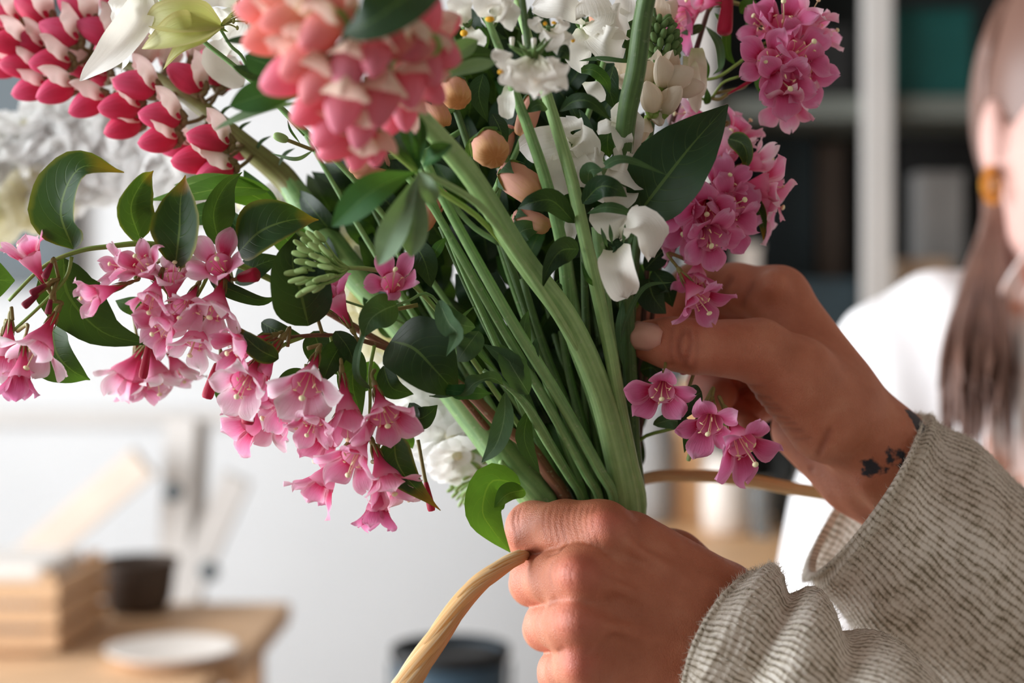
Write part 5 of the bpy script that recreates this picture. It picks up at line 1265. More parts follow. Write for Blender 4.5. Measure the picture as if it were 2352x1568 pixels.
def weigela_low_right():
    t = plant('weigela_sprig', 'small mauve pink sprig hanging below the right thumb')
    stem(t, [(1700, 985, 10), (1620, 965, 18), (1540, 985, 24), (1470, 1010, 32), (1440, 1080, 40), (1425, 1160, 44)], [7, 8, 9, 10, 12, 12], 'stem_yel', n=30, seg=8, name='twig')
    b = lambda *a, **k: bell(t, *a, **k)
    b(1520, 900, -4, 250, 62, .95, 'deep', 84, node=(1530, 975, 22), roll=.5); b(1632, 978, -6, 255, 55, .98, 'deep', 80, node=(1600, 965, 18), roll=.9); b(1706, 1020, -10, 290, 45, 1.08, 'deep', 82, node=(1680, 980, 12), roll=.2)
    bud(t, 1588, 1030, 6, 255, 0, 60, 14, 'small_bud', node=(1600, 975, 18)); bud(t, 1575, 850, 22, 200, 0, 30, 20, 'w_bud', node=(1560, 960, 24), round_=True)
    l = lambda *a, **k: leaf(t, *a, **k)
    l([(1612, 900, 8), (1590, 915, 2), (1572, 945, 0), (1556, 980, 6)], 58, 'leaf_dark', 'acuminate', roll=-20, fold=14); l([(1500, 975, 18), (1545, 965, 10), (1590, 985, 12), (1612, 1010, 16)], 40, 'leaf_grey', 'acuminate', roll=30, fold=14); l([(1470, 850, 34), (1500, 845, 30), (1520, 870, 34)], 50, 'leaf_dark')
    l([(1585, 970, 14), (1580, 1000, 10), (1572, 1040, 12)], 26, 'leaf_mid')
weigela_low_right()
# ------------------------------------------------------------------ white and peach flowers
def calyx_mesh(parent, c, r, mat='cone', n=5, name='flower', spread=1.0, L=2.2, tow=60, ang=90):
    """green flower base: a knob with pointed sepals"""
    M = frame(screen_dir(ang, tow), loc=P(*c)); rr = W(r, c[2])
    parts = [blob_data((0, 0, 0), rr, rr, rr * .8, None, 12, 8)]
    for k in range(n):
        a = 2 * math.pi * k / n + .3; d = Vector((math.cos(a), math.sin(a), 0))
        parts.append(tube_data([d * rr * .5, d * rr * (.9 * spread) + Vector((0, 0, rr * .4)), d * rr * L * .8 * spread + Vector((0, 0, rr * L * .55))], [rr * .42, rr * .38, rr * .03], 7, 7))
    v, f, u = merge(parts); v = [M @ Vector(p) for p in v]
    return mesh_obj(name, v, f, MT[mat], parent, u)
def blossom(parent, c, r, pets, mat='white', w=60, eye=None, mat_c='cone', **kw):
    o = calyx_mesh(parent, c, r, mat_c, **kw)
    for q in pets:
        pts = q[0]; petal(o, pts, q[1], q[3].get('mat', mat) if len(q) > 3 else mat, q[2] if len(q) > 2 else 'petal', **({k: v_ for k, v_ in q[3].items() if k != 'mat'} if len(q) > 3 else {}))
    for e in (eye or []):
        v, f, u = blob_data(P(*e[:3]), W(e[3], e[2]) / 2, W(e[3], e[2]) * .3, W(e[4], e[2]) / 2, None, 8, 6); mesh_obj('yellow_eye', v, f, MT['yellow'], o, u)
    return o
def wheel(c, n, rad, w, dd_tip=-4, start=0.0, sq=1.0, prof='petal', bend=-10, **kw):
    out = []
    for k in range(n):
        a = start + 2 * math.pi * k / n + R.uniform(-.12, .12); dx, dy = math.cos(a) * rad * R.uniform(.9, 1.1), math.sin(a) * rad * sq * R.uniform(.9, 1.1)
        out.append(([c, (c[0] + dx * .55, c[1] + dy * .55, c[2] + bend), (c[0] + dx, c[1] + dy, c[2] + dd_tip)], w, prof, dict(roll=R.uniform(-25, 25), wave=.12, **kw)))
    return out

def white_nemesia():
    t = plant('white_snapdragon', 'white snapdragon with orange throats on the pale stem at top centre')
    stem(t, [(1110, 20, -40), (1150, 120, -36), (1172, 185, -32), (1215, 300, -26), (1255, 420, -18), (1290, 560, -10), (1302, 650, -4), (1312, 760, 6), (1360, 900, 18), (1400, 1040, 26), (1418, 1160, 34)], [14, 18, 22, 26, 28, 32, 36, 34, 32, 30, 30], 'stem', n=56, seg=12)
    blossom(t, (1222, 128, -50), 20, [
        ([(1222, 135, -52), (1165, 150, -60), (1140, 112, -58)], 58, 'petal', dict(roll=20)), ([(1222, 135, -52), (1180, 175, -66), (1155, 170, -64)], 60, 'petal', {}), ([(1225, 138, -52), (1215, 180, -70), (1205, 215, -66)], 76, 'petal', dict(wave=.2)),
        ([(1230, 138, -52), (1245, 180, -72), (1250, 212, -66)], 72, 'petal', dict(wave=.2)), ([(1235, 135, -52), (1270, 160, -66), (1285, 140, -60)], 66, 'petal', dict(wave=.2)), ([(1238, 135, -52), (1272, 180, -64), (1275, 212, -58)], 62, 'petal', {})],
        eye=[(1229, 190, -72, 12, 18), (1150, 165, -62, 14, 12)], n=9, L=3.0, spread=1.1, tow=20, ang=100)
    blossom(t, (1070, 60, -30), 12, [([(1070, 60, -30), (1060, 20, -40), (1040, -10, -40)], 60), ([(1075, 62, -30), (1090, 90, -40), (1085, 105, -38)], 60), ([(1070, 60, -30), (1045, 40, -36), (1030, 20, -34)], 46)], eye=[(1066, 76, -42, 18, 16)], tow=30)
    blossom(t, (1128, 55, -34), 14, [([(1128, 52, -34), (1120, 15, -46), (1115, -20, -44)], 70), ([(1132, 52, -34), (1160, 30, -46), (1185, 60, -40)], 64), ([(1128, 50, -34), (1150, 10, -44), (1160, -20, -42)], 60)], eye=[(1125, 44, -46, 22, 14)], tow=30)
    blossom(t, (1262, 70, -34), 13, [([(1260, 72, -34), (1235, 60, -46), (1225, 42, -44)], 40), ([(1262, 70, -34), (1270, 85, -48), (1245, 105, -46)], 60), ([(1265, 68, -34), (1285, 60, -46), (1298, 48, -44)], 42), ([(1262, 70, -34), (1285, 90, -46), (1295, 115, -42)], 62)], eye=[(1252, 54, -46, 10, 10), (1272, 52, -46, 12, 8), (1316, 92, -40, 10, 12)], tow=30)
    petal(t, [(1172, 190, -26), (1165, 225, -34), (1165, 275, -28)], 46, 'white', 'petal', roll=20)
    for q in (((1205, 92, -42), 12), ((1176, 98, -46), 10), ((1226, 100, -50), 9)): bud(t, *q[0], 90, 20, 26, 16, 'white', name='bud')
    l = lambda *a, **k: leaf(t, *a, **k)
    l([(1196, 70, -38), (1170, 50, -40), (1150, 25, -40)], 12, 'leaf_grey', 'lance'); l([(1275, 120, -44), (1295, 118, -48), (1308, 140, -44)], 36, 'leaf_dark'); l([(1120, 60, -30), (1140, 80, -34), (1165, 90, -34)], 16, 'leaf_dark', 'lance'); l([(1095, 60, -30), (1110, 90, -32), (1112, 130, -28)], 30, 'leaf_mid')
    stem(t, [(1195, -30, -44), (1204, 30, -44), (1212, 95, -44), (1222, 130, -48)], [14, 15, 16], 'stem_dark', grip=False, name='flower_stalk', n=14)
    l([(1320, 512, -14), (1270, 462, -26), (1225, 464, -28), (1190, 478, -22)], 58, 'leaf_dark', 'ovate', roll=-20, fold=16)
    l([(1330, 572, -14), (1290, 575, -24), (1262, 610, -26), (1244, 666, -20)], 62, 'leaf_dark', 'acuminate', roll=-26, fold=18)
    stem(t, [(1302, 690, -2), (1275, 690, -6), (1255, 670, -10), (1246, 650, -12)], [9, 8, 6], 'stem_light', grip=False, name='side_shoot', n=10)
    for k in range(7): leaf(t, [(1280, 680, -8), (1275 + R.uniform(-22, 12), 660 + R.uniform(-10, 10), -14), (1272 + R.uniform(-30, 20), 640 + R.uniform(-12, 12), -10)], 9, 'leaf_mid', 'lance', name='young_leaf')
white_nemesia()

def white_snapdragon():
    t = plant('white_snapdragon', 'white snapdragon with broad ruffled petals on the bright stem left of the thumb')
    stem(t, [(1180, -20, -16), (1230, 140, -20), (1256, 220, -22), (1310, 400, -18), (1342, 540, -14), (1370, 660, -8), (1400, 800, 0), (1424, 930, 10), (1450, 1060, 18), (1470, 1165, 26)], [18, 22, 26, 28, 30, 30, 30, 32, 34, 36], 'stem_light', n=56, seg=12, ridge=.05, nr=4)
    # upper wide petals
    blossom(t, (1340, 60, 4), 14, [([(1340, 62, 2), (1300, 20, -14), (1225, 15, -6)], 80, 'petal', dict(curl=.5)), ([(1345, 60, 2), (1370, 40, -16), (1350, -20, -10)], 100, 'petal', dict(curl=-.3)), ([(1345, 65, 2), (1400, 50, -14), (1440, 70, -4)], 92, 'petal', dict(wave=.2)),
        ([(1345, 68, 2), (1385, 95, -18), (1430, 110, -6)], 90, 'petal', dict(wave=.2, roll=30)), ([(1340, 66, 2), (1330, 110, -12), (1345, 150, -4)], 84, 'petal', {}), ([(1420, 20, 12), (1430, 40, 4), (1440, -10, 10)], 60, 'petal', {})], tow=40)
    # middle whorl
    blossom(t, (1310, 330, 4), 12, [([(1312, 330, 2), (1270, 325, -10), (1192, 345, -4)], 92, 'petal', dict(curl=.45, roll=-25)), ([(1312, 330, 2), (1310, 300, -12), (1300, 270, -6)], 70, 'petal', {}), ([(1315, 332, 2), (1340, 320, -14), (1352, 360, -6)], 78, 'petal', dict(roll=30)),
        ([(1310, 345, 0), (1285, 390, -12), (1290, 455, -4)], 92, 'petal', dict(wave=.22)), ([(1318, 345, 0), (1335, 380, -12), (1332, 430, -4)], 60, 'petal', dict(wave=.2))], tow=30)
    blossom(t, (1392, 380, 2), 12, [([(1392, 382, 0), (1430, 390, -14), (1482, 412, -4)], 96, 'petal', dict(roll=-10)), ([(1392, 380, 0), (1370, 365, -12), (1345, 368, -6)], 74, 'petal', dict(wave=.2)), ([(1395, 378, 0), (1418, 365, -12), (1452, 370, -4)], 70, 'petal', {}), ([(1392, 388, 0), (1380, 420, -10), (1395, 450, -4)], 70, 'petal', {})], tow=30)
    blossom(t, (1432, 300, 0), 10, [([(1432, 300, 0), (1410, 265, -10), (1436, 240, -6), (1460, 262, -4)], 34, 'strap', dict(roll=40)), ([(1435, 300, 0), (1462, 275, -8), (1458, 330, -6), (1450, 370, 0)], 40, 'strap', dict(roll=20)), ([(1420, 275, -2), (1428, 310, -14), (1440, 358, -8)], 50, 'strap', {}), ([(1430, 300, 0), (1400, 290, -6), (1370, 300, 0)], 40, 'petal', {})], tow=30)
    blossom(t, (1408, 480, 0), 10, [([(1410, 480, 0), (1420, 450, -10), (1430, 430, -4)], 90, 'petal', dict(wave=.1)), ([(1408, 485, 0), (1390, 510, -8), (1375, 490, -2)], 50, 'petal', {}), ([(1300, 470, -2), (1312, 510, -8), (1306, 560, -2)], 34, 'petal', {})], tow=30)
    # lowest bloom with big side petals
    o = blossom(t, (1420, 562, -16), 17, [([(1420, 552, -16), (1405, 510, -22), (1400, 480, -14)], 104, 'petal', dict(curl=.15, mat='white')), ([(1428, 545, -18), (1470, 520, -32), (1500, 590, -22)], 104, 'petal', dict(roll=-20, curl=.45, fold=12, wave=.14, scal=.08)), ([(1412, 574, -18), (1422, 620, -32), (1440, 684, -22)], 92, 'strap', dict(curl=.4, wave=.16, fold=14, roll=16, wfreq=1.0, scal=.14)), ([(1425, 555, -16), (1460, 500, -24), (1480, 492, -16)], 50, 'petal', {})], n=6, L=2.4, mat_c='leaf_grey', tow=70)
    l = lambda *a, **k: leaf(t, *a, **k)
    l([(1285, 256, -24), (1320, 232, -34), (1360, 236, -36), (1404, 278, -28)], 36, 'leaf_dark', 'lance', roll=30, fold=10); l([(1258, 250, -24), (1235, 240, -30), (1208, 258, -28)], 34, 'leaf_grey', 'lance', roll=10)
    l([(1338, 468, -20), (1375, 430, -32), (1410, 432, -34), (1440, 452, -26)], 56, 'leaf_dark', 'ovate', roll=20, fold=16); l([(1348, 490, -18), (1390, 476, -26), (1430, 482, -26), (1458, 498, -22)], 30, 'leaf_grey', 'lance', roll=-20)
    l([(1385, 405, -18), (1395, 378, -30), (1440, 366, -34), (1532, 402, -28)], 22, 'leaf_grey', 'lance', roll=30); l([(1350, 425, -16), (1355, 392, -24), (1385, 390, -26)], 44, 'leaf_grey', roll=10)
    l([(1330, 250, 4), (1345, 310, 0), (1368, 355, 4)], 44, 'leaf_dark', 'lance', roll=20); l([(1400, 290, 6), (1395, 330, 2), (1400, 362, 6)], 50, 'leaf_mid', roll=20); l([(1300, 220, 0), (1320, 260, -4), (1330, 290, 0)], 20, 'leaf_dark', 'lance')
    l([(1410, 150, 6), (1400, 200, 0), (1414, 255, 6)], 44, 'leaf_dark', 'lance', roll=20); l([(1330, 140, -10), (1380, 134, -18), (1440, 140, -20), (1495, 138, -14)], 14, 'leaf_grey', 'lance', roll=60)
    l([(1325, 165, -6), (1360, 160, -12), (1390, 185, -10), (1400, 215, -4)], 30, 'leaf_mid', 'lance', roll=30); l([(1340, 190, 0), (1360, 200, -6), (1390, 230, -2)], 40, 'white', 'petal')
    l([(1425, 790, 4), (1440, 730, -6), (1480, 660, -12), (1545, 648, -6)], 16, 'leaf_grey', 'lance', roll=40)
    l([(1375, 660, -8), (1350, 640, -12), (1335, 600, -10)], 12, 'stem_yel' if False else 'leaf_mid', 'lance')
    for q in ((1432, 560, 4), (1406, 560, -6), (1442, 566, 16), (1396, 568, -16)): l([(q[0], q[1], -24), (q[0] + q[2] * .5, q[1] - 22, -30), (q[0] + q[2], q[1] - 46, -27)], 10, 'leaf_grey', 'lance', name='sepal')
white_snapdragon()

def white_lupin():
    t = plant('white_lupin', 'ivory lupin with a green bud cone beside the thick upright stem')
    stem(t, [(1500, 20, 16), (1512, 100, 14), (1505, 200, 16), (1490, 330, 20), (1470, 500, 26), (1450, 700, 30), (1448, 900, 32), (1452, 1050, 34), (1462, 1160, 38)], [12, 16, 18, 20, 24, 28, 32, 34, 34], 'stem_dark', n=50)
    axp = spline(pp([(1512, 100, 14), (1505, 200, 16), (1490, 330, 20)]), 40)
    # stepped cone of tight buds
    for i in range(64):
        k = i / 63; a = i * 2.4; r = 10 + 30 * math.sin(math.pi * (0.12 + .7 * k)); y = 40 + 105 * k
        c = (1512 + 8 * k + r * math.cos(a), y, 10 + r * .16 * math.sin(a))
        bud(t, *c, math.degrees(math.atan2(.9, math.cos(a) * 1.2)), 25 if math.sin(a) < 0 else -25, 24 + 10 * k, 14 + 4 * k, 'cone', name='cone_bud', round_=True)
    me = pea_meshes('white_w', 'white_w', 'white', 1.1)
    for a in ((1524, 165, -2, 95, 30, 84), (1552, 178, 0, 35, 25, 92), (1480, 160, 2, 120, 20, 80), (1495, 222, -4, 100, 30, 84), (1540, 228, -2, 60, 30, 84), (1450, 190, 4, 150, 15, 76), (1500, 60, 26, 70, 0, 90), (1530, 30, 26, 60, 0, 80), (1478, 300, 4, 250, 10, 60), (1420, 180, 10, 170, 10, 70), (1585, 200, 12, 20, 0, 70), (1510, 262, 2, 300, 20, 60)):
        pea(t, me, *a, axp)
    for q in (((1600, 110, 24), (1602, 160, 22), (1606, 230, 26), 46), ((1580, 130, 24), (1590, 180, 20), (1600, 260, 24), 40)): petal(t, [q[0], q[1], q[2]], q[3], 'white_w', 'strap')
white_lupin()

def thick_stem():
    t = plant('foxglove_stem', 'thick dark green upright stem in front of the ivory lupin', 'stem')
    for k in range(12): bud(t, 1522 + 26 * math.cos(k * 2.4), -70 - 13 * k, -30 + 5 * math.sin(k * 2.4), 80 + 50 * math.cos(k * 2.4), 20 * math.sin(k * 2.4), 54 - 2.5 * k, 26 - 1.2 * k, 'white_w', node=(1506 + 2 * k, -50 - 13 * k, -30))
    stem(t, [(1545, -240, -30), (1522, -140, -30), (1500, -60, -30), (1478, 40, -28), (1462, 160, -24), (1442, 260, -16), (1430, 400, -2), (1432, 560, 8), (1440, 700, 16), (1448, 860, 24), (1456, 1020, 30), (1468, 1165, 36)], [8, 24, 38, 42, 44, 42, 38, 34, 34, 32, 32, 32], 'stem_dark', n=64, seg=16, ridge=.08, nr=5)
    leaf(t, [(1430, 690, 10), (1425, 760, 4), (1430, 840, 6)], 26, 'leaf_grey', 'lance', roll=30)
thick_stem()

def peach_snapdragon():
    t = plant('peach_snapdragon', 'peach snapdragon with closed rounded buds deep in the bouquet centre')
    stem(t, [(1000, 120, 6), (1050, 260, 4), (1105, 420, 6), (1170, 600, 12), (1240, 800, 20), (1310, 980, 28), (1360, 1150, 36)], [14, 18, 20, 22, 24, 24], 'stem_dark', n=40)
    def sac(c, L, w, ang, tow, lip=True):
        X = frame(screen_dir(ang, tow), loc=P(*c)); L_, w_ = W(L, c[2]), W(w, c[2])
        v, f, u = blob_data((0, 0, 0), .5, .5, .5, None, 18, 14, lambda s: (0.55 + .45 * math.sin(math.pi * min(1, s * .9))) * max(0, 1 - abs(2 * s - 1) ** 3.2) ** .5)
        vv = []
        for p in v:
            a = math.atan2(p.y, p.x); k = p.z + .5
            crease = 1 - .55 * math.exp(-((a - 1.4) / .30) ** 2) * max(0, k - .35) - .35 * math.exp(-((a + 1.8) / .25) ** 2) * max(0, k - .3) - .3 * math.exp(-((a + .3) / .2) ** 2) * max(0, k - .5) - .06 * math.sin(5 * a + 9 * k)
            lipz = .16 * math.exp(-((a - .3) / .5) ** 2) * max(0, k - .5) - .22 * max(0, .25 - math.hypot(p.x, p.y)) * (k > .8)
            vv.append(X @ Vector((p.x * w_ * crease, p.y * w_ * crease, (p.z + lipz) * L_)))
        o = mesh_obj('flower_bud', vv, f, MT['peach'], t, u)
        base = P(*c) - screen_dir(ang, tow) * L_ * .46
        for k in range(5):
            a = 2 * math.pi * k / 5; d = X.to_3x3() @ Vector((math.cos(a), math.sin(a), 0)); z = screen_dir(ang, tow)
            v2, f2, u2 = ribbon_data([base, base + d * w_ * .42 + z * L_ * .10, base + d * w_ * .54 + z * L_ * .38], w_ * .3, 'acuminate', nrm=tuple(d), nl=8, nw=4)
            mesh_obj('sepal', v2, f2, MT['leaf_grey'], o, u2)
        return base
    for c, L, w, ang, tow, nd in (((1045, 212, -22), 74, 70, -70, 35, (1030, 200, 6)), ((1125, 342, -20), 80, 84, -60, 50, (1078, 340, 4)), ((1196, 420, -12), 120, 78, -40, 20, (1115, 450, 8)), ((1000, 255, -6), 80, 56, -60, 10, (1045, 250, 4)), ((1220, 508, 0), 90, 50, -20, 10, (1150, 540, 10)), ((850, 375, 6), 90, 70, 200, 0, (1060, 300, 8)), ((1215, 262, 8), 110, 50, 250, 0, (1150, 420, 10)), ((1160, 330, 12), 90, 40, 250, 0, (1140, 460, 10)), ((1385, 60, 20), 120, 60, 100, 0, (1300, 400, 24)), ((990, 480, 16), 110, 50, 240, 0, (1150, 560, 14))):
        b = sac(c, L, w, ang, tow); v, f, u = tube_data([b, (b + P(*nd)) / 2 + Vector((0, 0, -.003)), P(*nd)], [.0011], 8, 6); mesh_obj('pedicel', v, f, MT['stem'], t, u)
    l = lambda *a, **k: leaf(t, *a, **k)
    l([(1090, 440, 0), (1098, 470, -2), (1100, 490, 0)], 12, 'leaf_grey', 'lance'); l([(1180, 560, 4), (1200, 530, -4), (1250, 520, -2)], 56, 'leaf_grey', roll=20); l([(1140, 290, 0), (1120, 300, -8), (1100, 330, -4)], 30, 'leaf_mid', roll=20); l([(1075, 370, -2), (1080, 330, -10), (1110, 298, -8)], 26, 'leaf_grey', roll=60)
    l([(1130, 260, 4), (1150, 300, 0), (1160, 350, 4)], 40, 'leaf_dark'); l([(1110, 170, 8), (1100, 220, 6), (1120, 280, 8)], 50, 'leaf_dark')
peach_snapdragon()

def columbine():
    t = plant('white_columbine', 'white columbine with a long folded petal and a pale green bud at upper left')
    stem(t, [(350, -20, 4), (396, 26, 2), (465, 93, 0), (534, 148, 2), (600, 205, 6), (700, 300, 14), (820, 420, 20), (960, 600, 26), (1120, 830, 30), (1240, 1010, 34), (1310, 1150, 40)], [9, 10, 11, 12, 14, 14, 16, 16, 18, 20], 'stem', n=56, seg=8)
    stem(t, [(505, 65, 0), (530, 105, 2), (556, 130, 4), (590, 190, 8), (700, 310, 16)], [7, 8, 8, 9], 'stem', grip=False, name='flower_stalk', n=18)
    o = calyx_mesh(t, (338, -30, -4), 12, 'small_bud', n=4, tow=20, ang=250)
    petal(o, [(335, -20, -6), (315, 50, -16), (262, 120, -18), (183, 186, -8)], 96, 'white', 'lance', roll=-12, fold=26, wave=.08, nl=22)
    petal(o, [(330, -20, -2), (290, 10, -10), (266, 60, -6)], 80, 'white', 'petal', roll=20); petal(o, [(340, -20, -2), (350, 40, -10), (338, 75, -4)], 70, 'white', 'petal', roll=-20); petal(o, [(330, -20, 2), (300, 90, -4), (280, 165, 4)], 50, 'white', 'lance', roll=20)
    petal(o, [(345, -25, 0), (400, -5, -6), (430, 20, 0)], 60, 'white', 'petal'); 
    b = calyx_mesh(t, (508, 62, -6), 9, 'stem_yel', n=3, tow=0, ang=20)
    for pts, w, kw in (([(512, 60, -6), (450, 40, -22), (380, 40, -22), (332, 48, -12)], 88, dict(roll=-14, fold=10)), ([(512, 64, -6), (450, 75, -24), (390, 90, -24), (326, 112, -12)], 104, dict(roll=10, fold=10)), ([(510, 66, -4), (470, 95, -16), (420, 118, -16), (375, 160, -8)], 54, dict(roll=24, fold=20)), ([(512, 60, -2), (440, 62, 4), (340, 84, 6)], 110, dict(fold=-10)), ([(505, 60, -6), (520, 48, -10), (538, 34, -8)], 12, {})):
        leaf(b, pts, w, 'green_bud', 'lance' if w > 20 else 'lance', name='sepal', curl=.55, **kw)
    for i in range(9):
        e = (545 + R.uniform(-15, 40), 40 + R.uniform(-30, 40), -6 + R.uniform(-8, 8))
        v, f, u = merge([tube_data([P(508, 60, -4), P((508 + e[0]) / 2, (60 + e[1]) / 2 - 6, -8), P(*e)], [.0003], 8, 5), blob_data(P(*e), .0006, .0006, .0009, None, 6, 5)]); mesh_obj('stamen', v, f, MT['green_bud'], b, u)
    o2 = calyx_mesh(t, (545, 10, 14), 10, 'small_bud', n=4, tow=-20, ang=120)
    for q in (([(545, 12, 12), (500, -10, 6), (440, -20, 10)], 70), ([(548, 14, 12), (590, 40, 4), (585, 90, 8)], 52), ([(545, 14, 14), (520, 50, 18), (470, 70, 24)], 80), ([(550, 10, 14), (560, 60, 26), (520, 120, 34)], 90), ([(560, 60, 30), (500, 130, 36), (560, 200, 40)], 80), ([(600, 170, 30), (640, 140, 26), (625, 90, 28)], 60)): petal(o2, q[0], q[1], 'white', 'petal')
    bud(t, 645, 316, 4, 160, 10, 36, 22, 'small_bud', node=(720, 345, 12), round_=True)
    leaf(t, [(720, 345, 10), (680, 365, 4), (622, 352, 6)], 10, 'leaf_silver', 'lance'); leaf(t, [(690, 330, 8), (668, 300, 4), (660, 275, 6)], 6, 'leaf_grey', 'lance')
columbine()

def bud_umbel(t, c, hub, n, rx, ry, dd, L, w, seed):
    rr = random.Random(seed)
    for i in range(n):
        k = (i + .5) / n; a = i * 2.399; r = math.sqrt(k)
        e = (c[0] + rx * r * math.cos(a), c[1] + ry * r * math.sin(a), dd + rr.uniform(-8, 8))
        ang = math.degrees(math.atan2(-(e[1] - hub[1]), e[0] - hub[0])) + rr.uniform(-8, 8)
        bud(t, *e, ang, rr.uniform(-10, 25), L * rr.uniform(.85, 1.15), w * rr.uniform(.85, 1.1), 'small_bud', name='bud', round_=True)
        d = screen_dir(ang, 0); p0 = P(*e) - d * W(L) * .45; h = P(*hub)
        v, f, u = tube_data([p0, p0.lerp(h, .5) + Vector((0, 0, -.0012)), h], [.00045, .0006], 8, 5); mesh_obj('bud_stalk', v, f, MT['small_stalk'], t, u)
def bud_sprays():
    t = plant('green_bud_spray', 'flat spray of pale green closed buds in front of the dark oval leaf', 'flower buds')
    stem(t, [(790, 615, -20), (850, 618, -16), (930, 640, -8), (1010, 720, 4), (1110, 860, 14), (1220, 1020, 24), (1290, 1150, 32)], [9, 11, 12, 13, 14, 15, 16], 'small_stalk', n=34, seg=8)
    bud_umbel(t, (712, 606, 0), (800, 616, -20), 32, 44, 74, -26, 38, 15, 4)
    stem(t, [(730, 660, -16), (790, 690, -10), (880, 720, -4), (960, 760, 4)], [5, 6], 'stem', grip=False, name='side_stalk', n=12)
    t = plant('green_bud_spray', 'blurred spray of tiny green buds below the white blossoms by the fist', 'flower buds')
    stem(t, [(1085, 1085, 60), (1130, 1055, 56), (1180, 1075, 50), (1230, 1120, 46), (1262, 1160, 46)], [7, 8, 10, 10], 'small_stalk', n=24, seg=8)
    bud_umbel(t, (1072, 1110, 0), (1110, 1072, 60), 34, 40, 52, 62, 26, 9, 9)
bud_sprays()

STOCK = {}
def stock_floret(parent, c, s, mat, ang, tow, npet=8):
    if mat not in STOCK:
        ms = []
        for k in range(8):
            a = 2 * math.pi * k / 8 * (1 if k < 5 else 1.6) + (0 if k < 5 else .5); inner = k >= 5; d = Vector((math.cos(a), math.sin(a), 0)); r = .010 if not inner else .0055; z = .004 if not inner else .008
            v, f, u = ribbon_data([Vector((0, 0, 0)), d * r * .6 + Vector((0, 0, z)), d * r * 1.15 + Vector((0, 0, z * .8))], .0080 if not inner else .0056, 'petal', 0, 0, .12, .05, 2, 0, 0, 8, 6, nrm=(0, 0, 1), wob=k * 1.3)
            ms.append(mesh_obj('petal', v, f, MT[mat], None, u, link=False))
        v, f, u = blob_data((0, 0, -.002), .0028, .0028, .005, None, 8, 6); STOCK[mat] = (ms, mesh_obj('floret', v, f, MT['stock_w'], None, u, link=False))
    ms, cal = STOCK[mat]
    o = inst('floret', cal, parent, frame(screen_dir(ang, tow), roll=R.uniform(0, 6), s=s, loc=P(*c)))
    for m in ms[:5]: inst('petal', m, o)
def stocks():
    t = plant('white_stock', 'soft blurred white stock spike with ivory florets at far left')
    ax = [(-60, 420, 190), (60, 380, 185), (180, 350, 180), (300, 350, 172), (420, 390, 160), (560, 470, 140), (760, 600, 110), (1000, 820, 80), (1180, 1030, 58), (1260, 1150, 50)]
    stem(t, ax, [8, 12, 14, 16, 18, 18, 18, 18, 18], 'stem_light', n=50)
    rr = random.Random(21)
    for i in range(84):
        k = (i * .618) % 1; c = spline([Vector((a[0], a[1], a[2])) for a in ax[:5]], 50)[int(k * 49)]
        a = i * 4.743; r = (28 + 66 * ((i * .37) % 1)) 
        stock_floret(t, (c.x + r * math.cos(a) * .6, c.y - r * math.sin(a), c.z + (i % 5) * 2 - 8), 1.5, 'stock_w' if c.x < 90 and math.sin(a) < .1 else 'stock', math.degrees(a), rr.uniform(48, 86))
    for q in ((120, 250), (60, 290), (170, 265), (250, 300), (20, 320), (330, 310)): stock_floret(t, (q[0], q[1], 176), 1.3, 'stock', 90, 40)
    t = plant('white_stock', 'white stock blossoms half hidden behind the stems just above the fist')
    stem(t, [(880, 880, 70), (960, 950, 66), (1040, 1010, 62), (1120, 1050, 56), (1200, 1110, 50), (1250, 1160, 48)], [8, 10, 12, 14, 14], 'stem_light', n=30)
    for q in ((1000, 960, 62), (960, 930, 66), (1035, 1000, 56), (1050, 1040, 52), (1090, 990, 60), (1120, 1040, 58), (1010, 1010, 58), (930, 900, 68), (980, 985, 66), (1075, 1050, 60), (1140, 1010, 64), (900, 860, 66), (1060, 960, 66)):
        stock_floret(t, q, 1.15, 'stock', rr.uniform(150, 290), rr.uniform(20, 70))
    t = plant('white_stock', 'white stock florets glimpsed behind the leaves left of the stems')
    stem(t, [(700, 560, 60), (800, 640, 58), (900, 740, 56), (1050, 910, 54), (1200, 1080, 50), (1270, 1155, 48)], [10, 12, 14, 14], 'stem_light', n=30)
    for q in ((800, 620, 60), (780, 660, 58), (830, 690, 60), (880, 640, 64), (860, 720, 58), (740, 560, 66), (700, 500, 70), (900, 800, 62), (560, 470, 74), (640, 470, 74), (850, 580, 70), (790, 560, 72)):
        stock_floret(t, q, 1.1, 'stock_w' if q[0] > 750 else 'stock', rr.uniform(60, 200), rr.uniform(20, 70))
stocks()

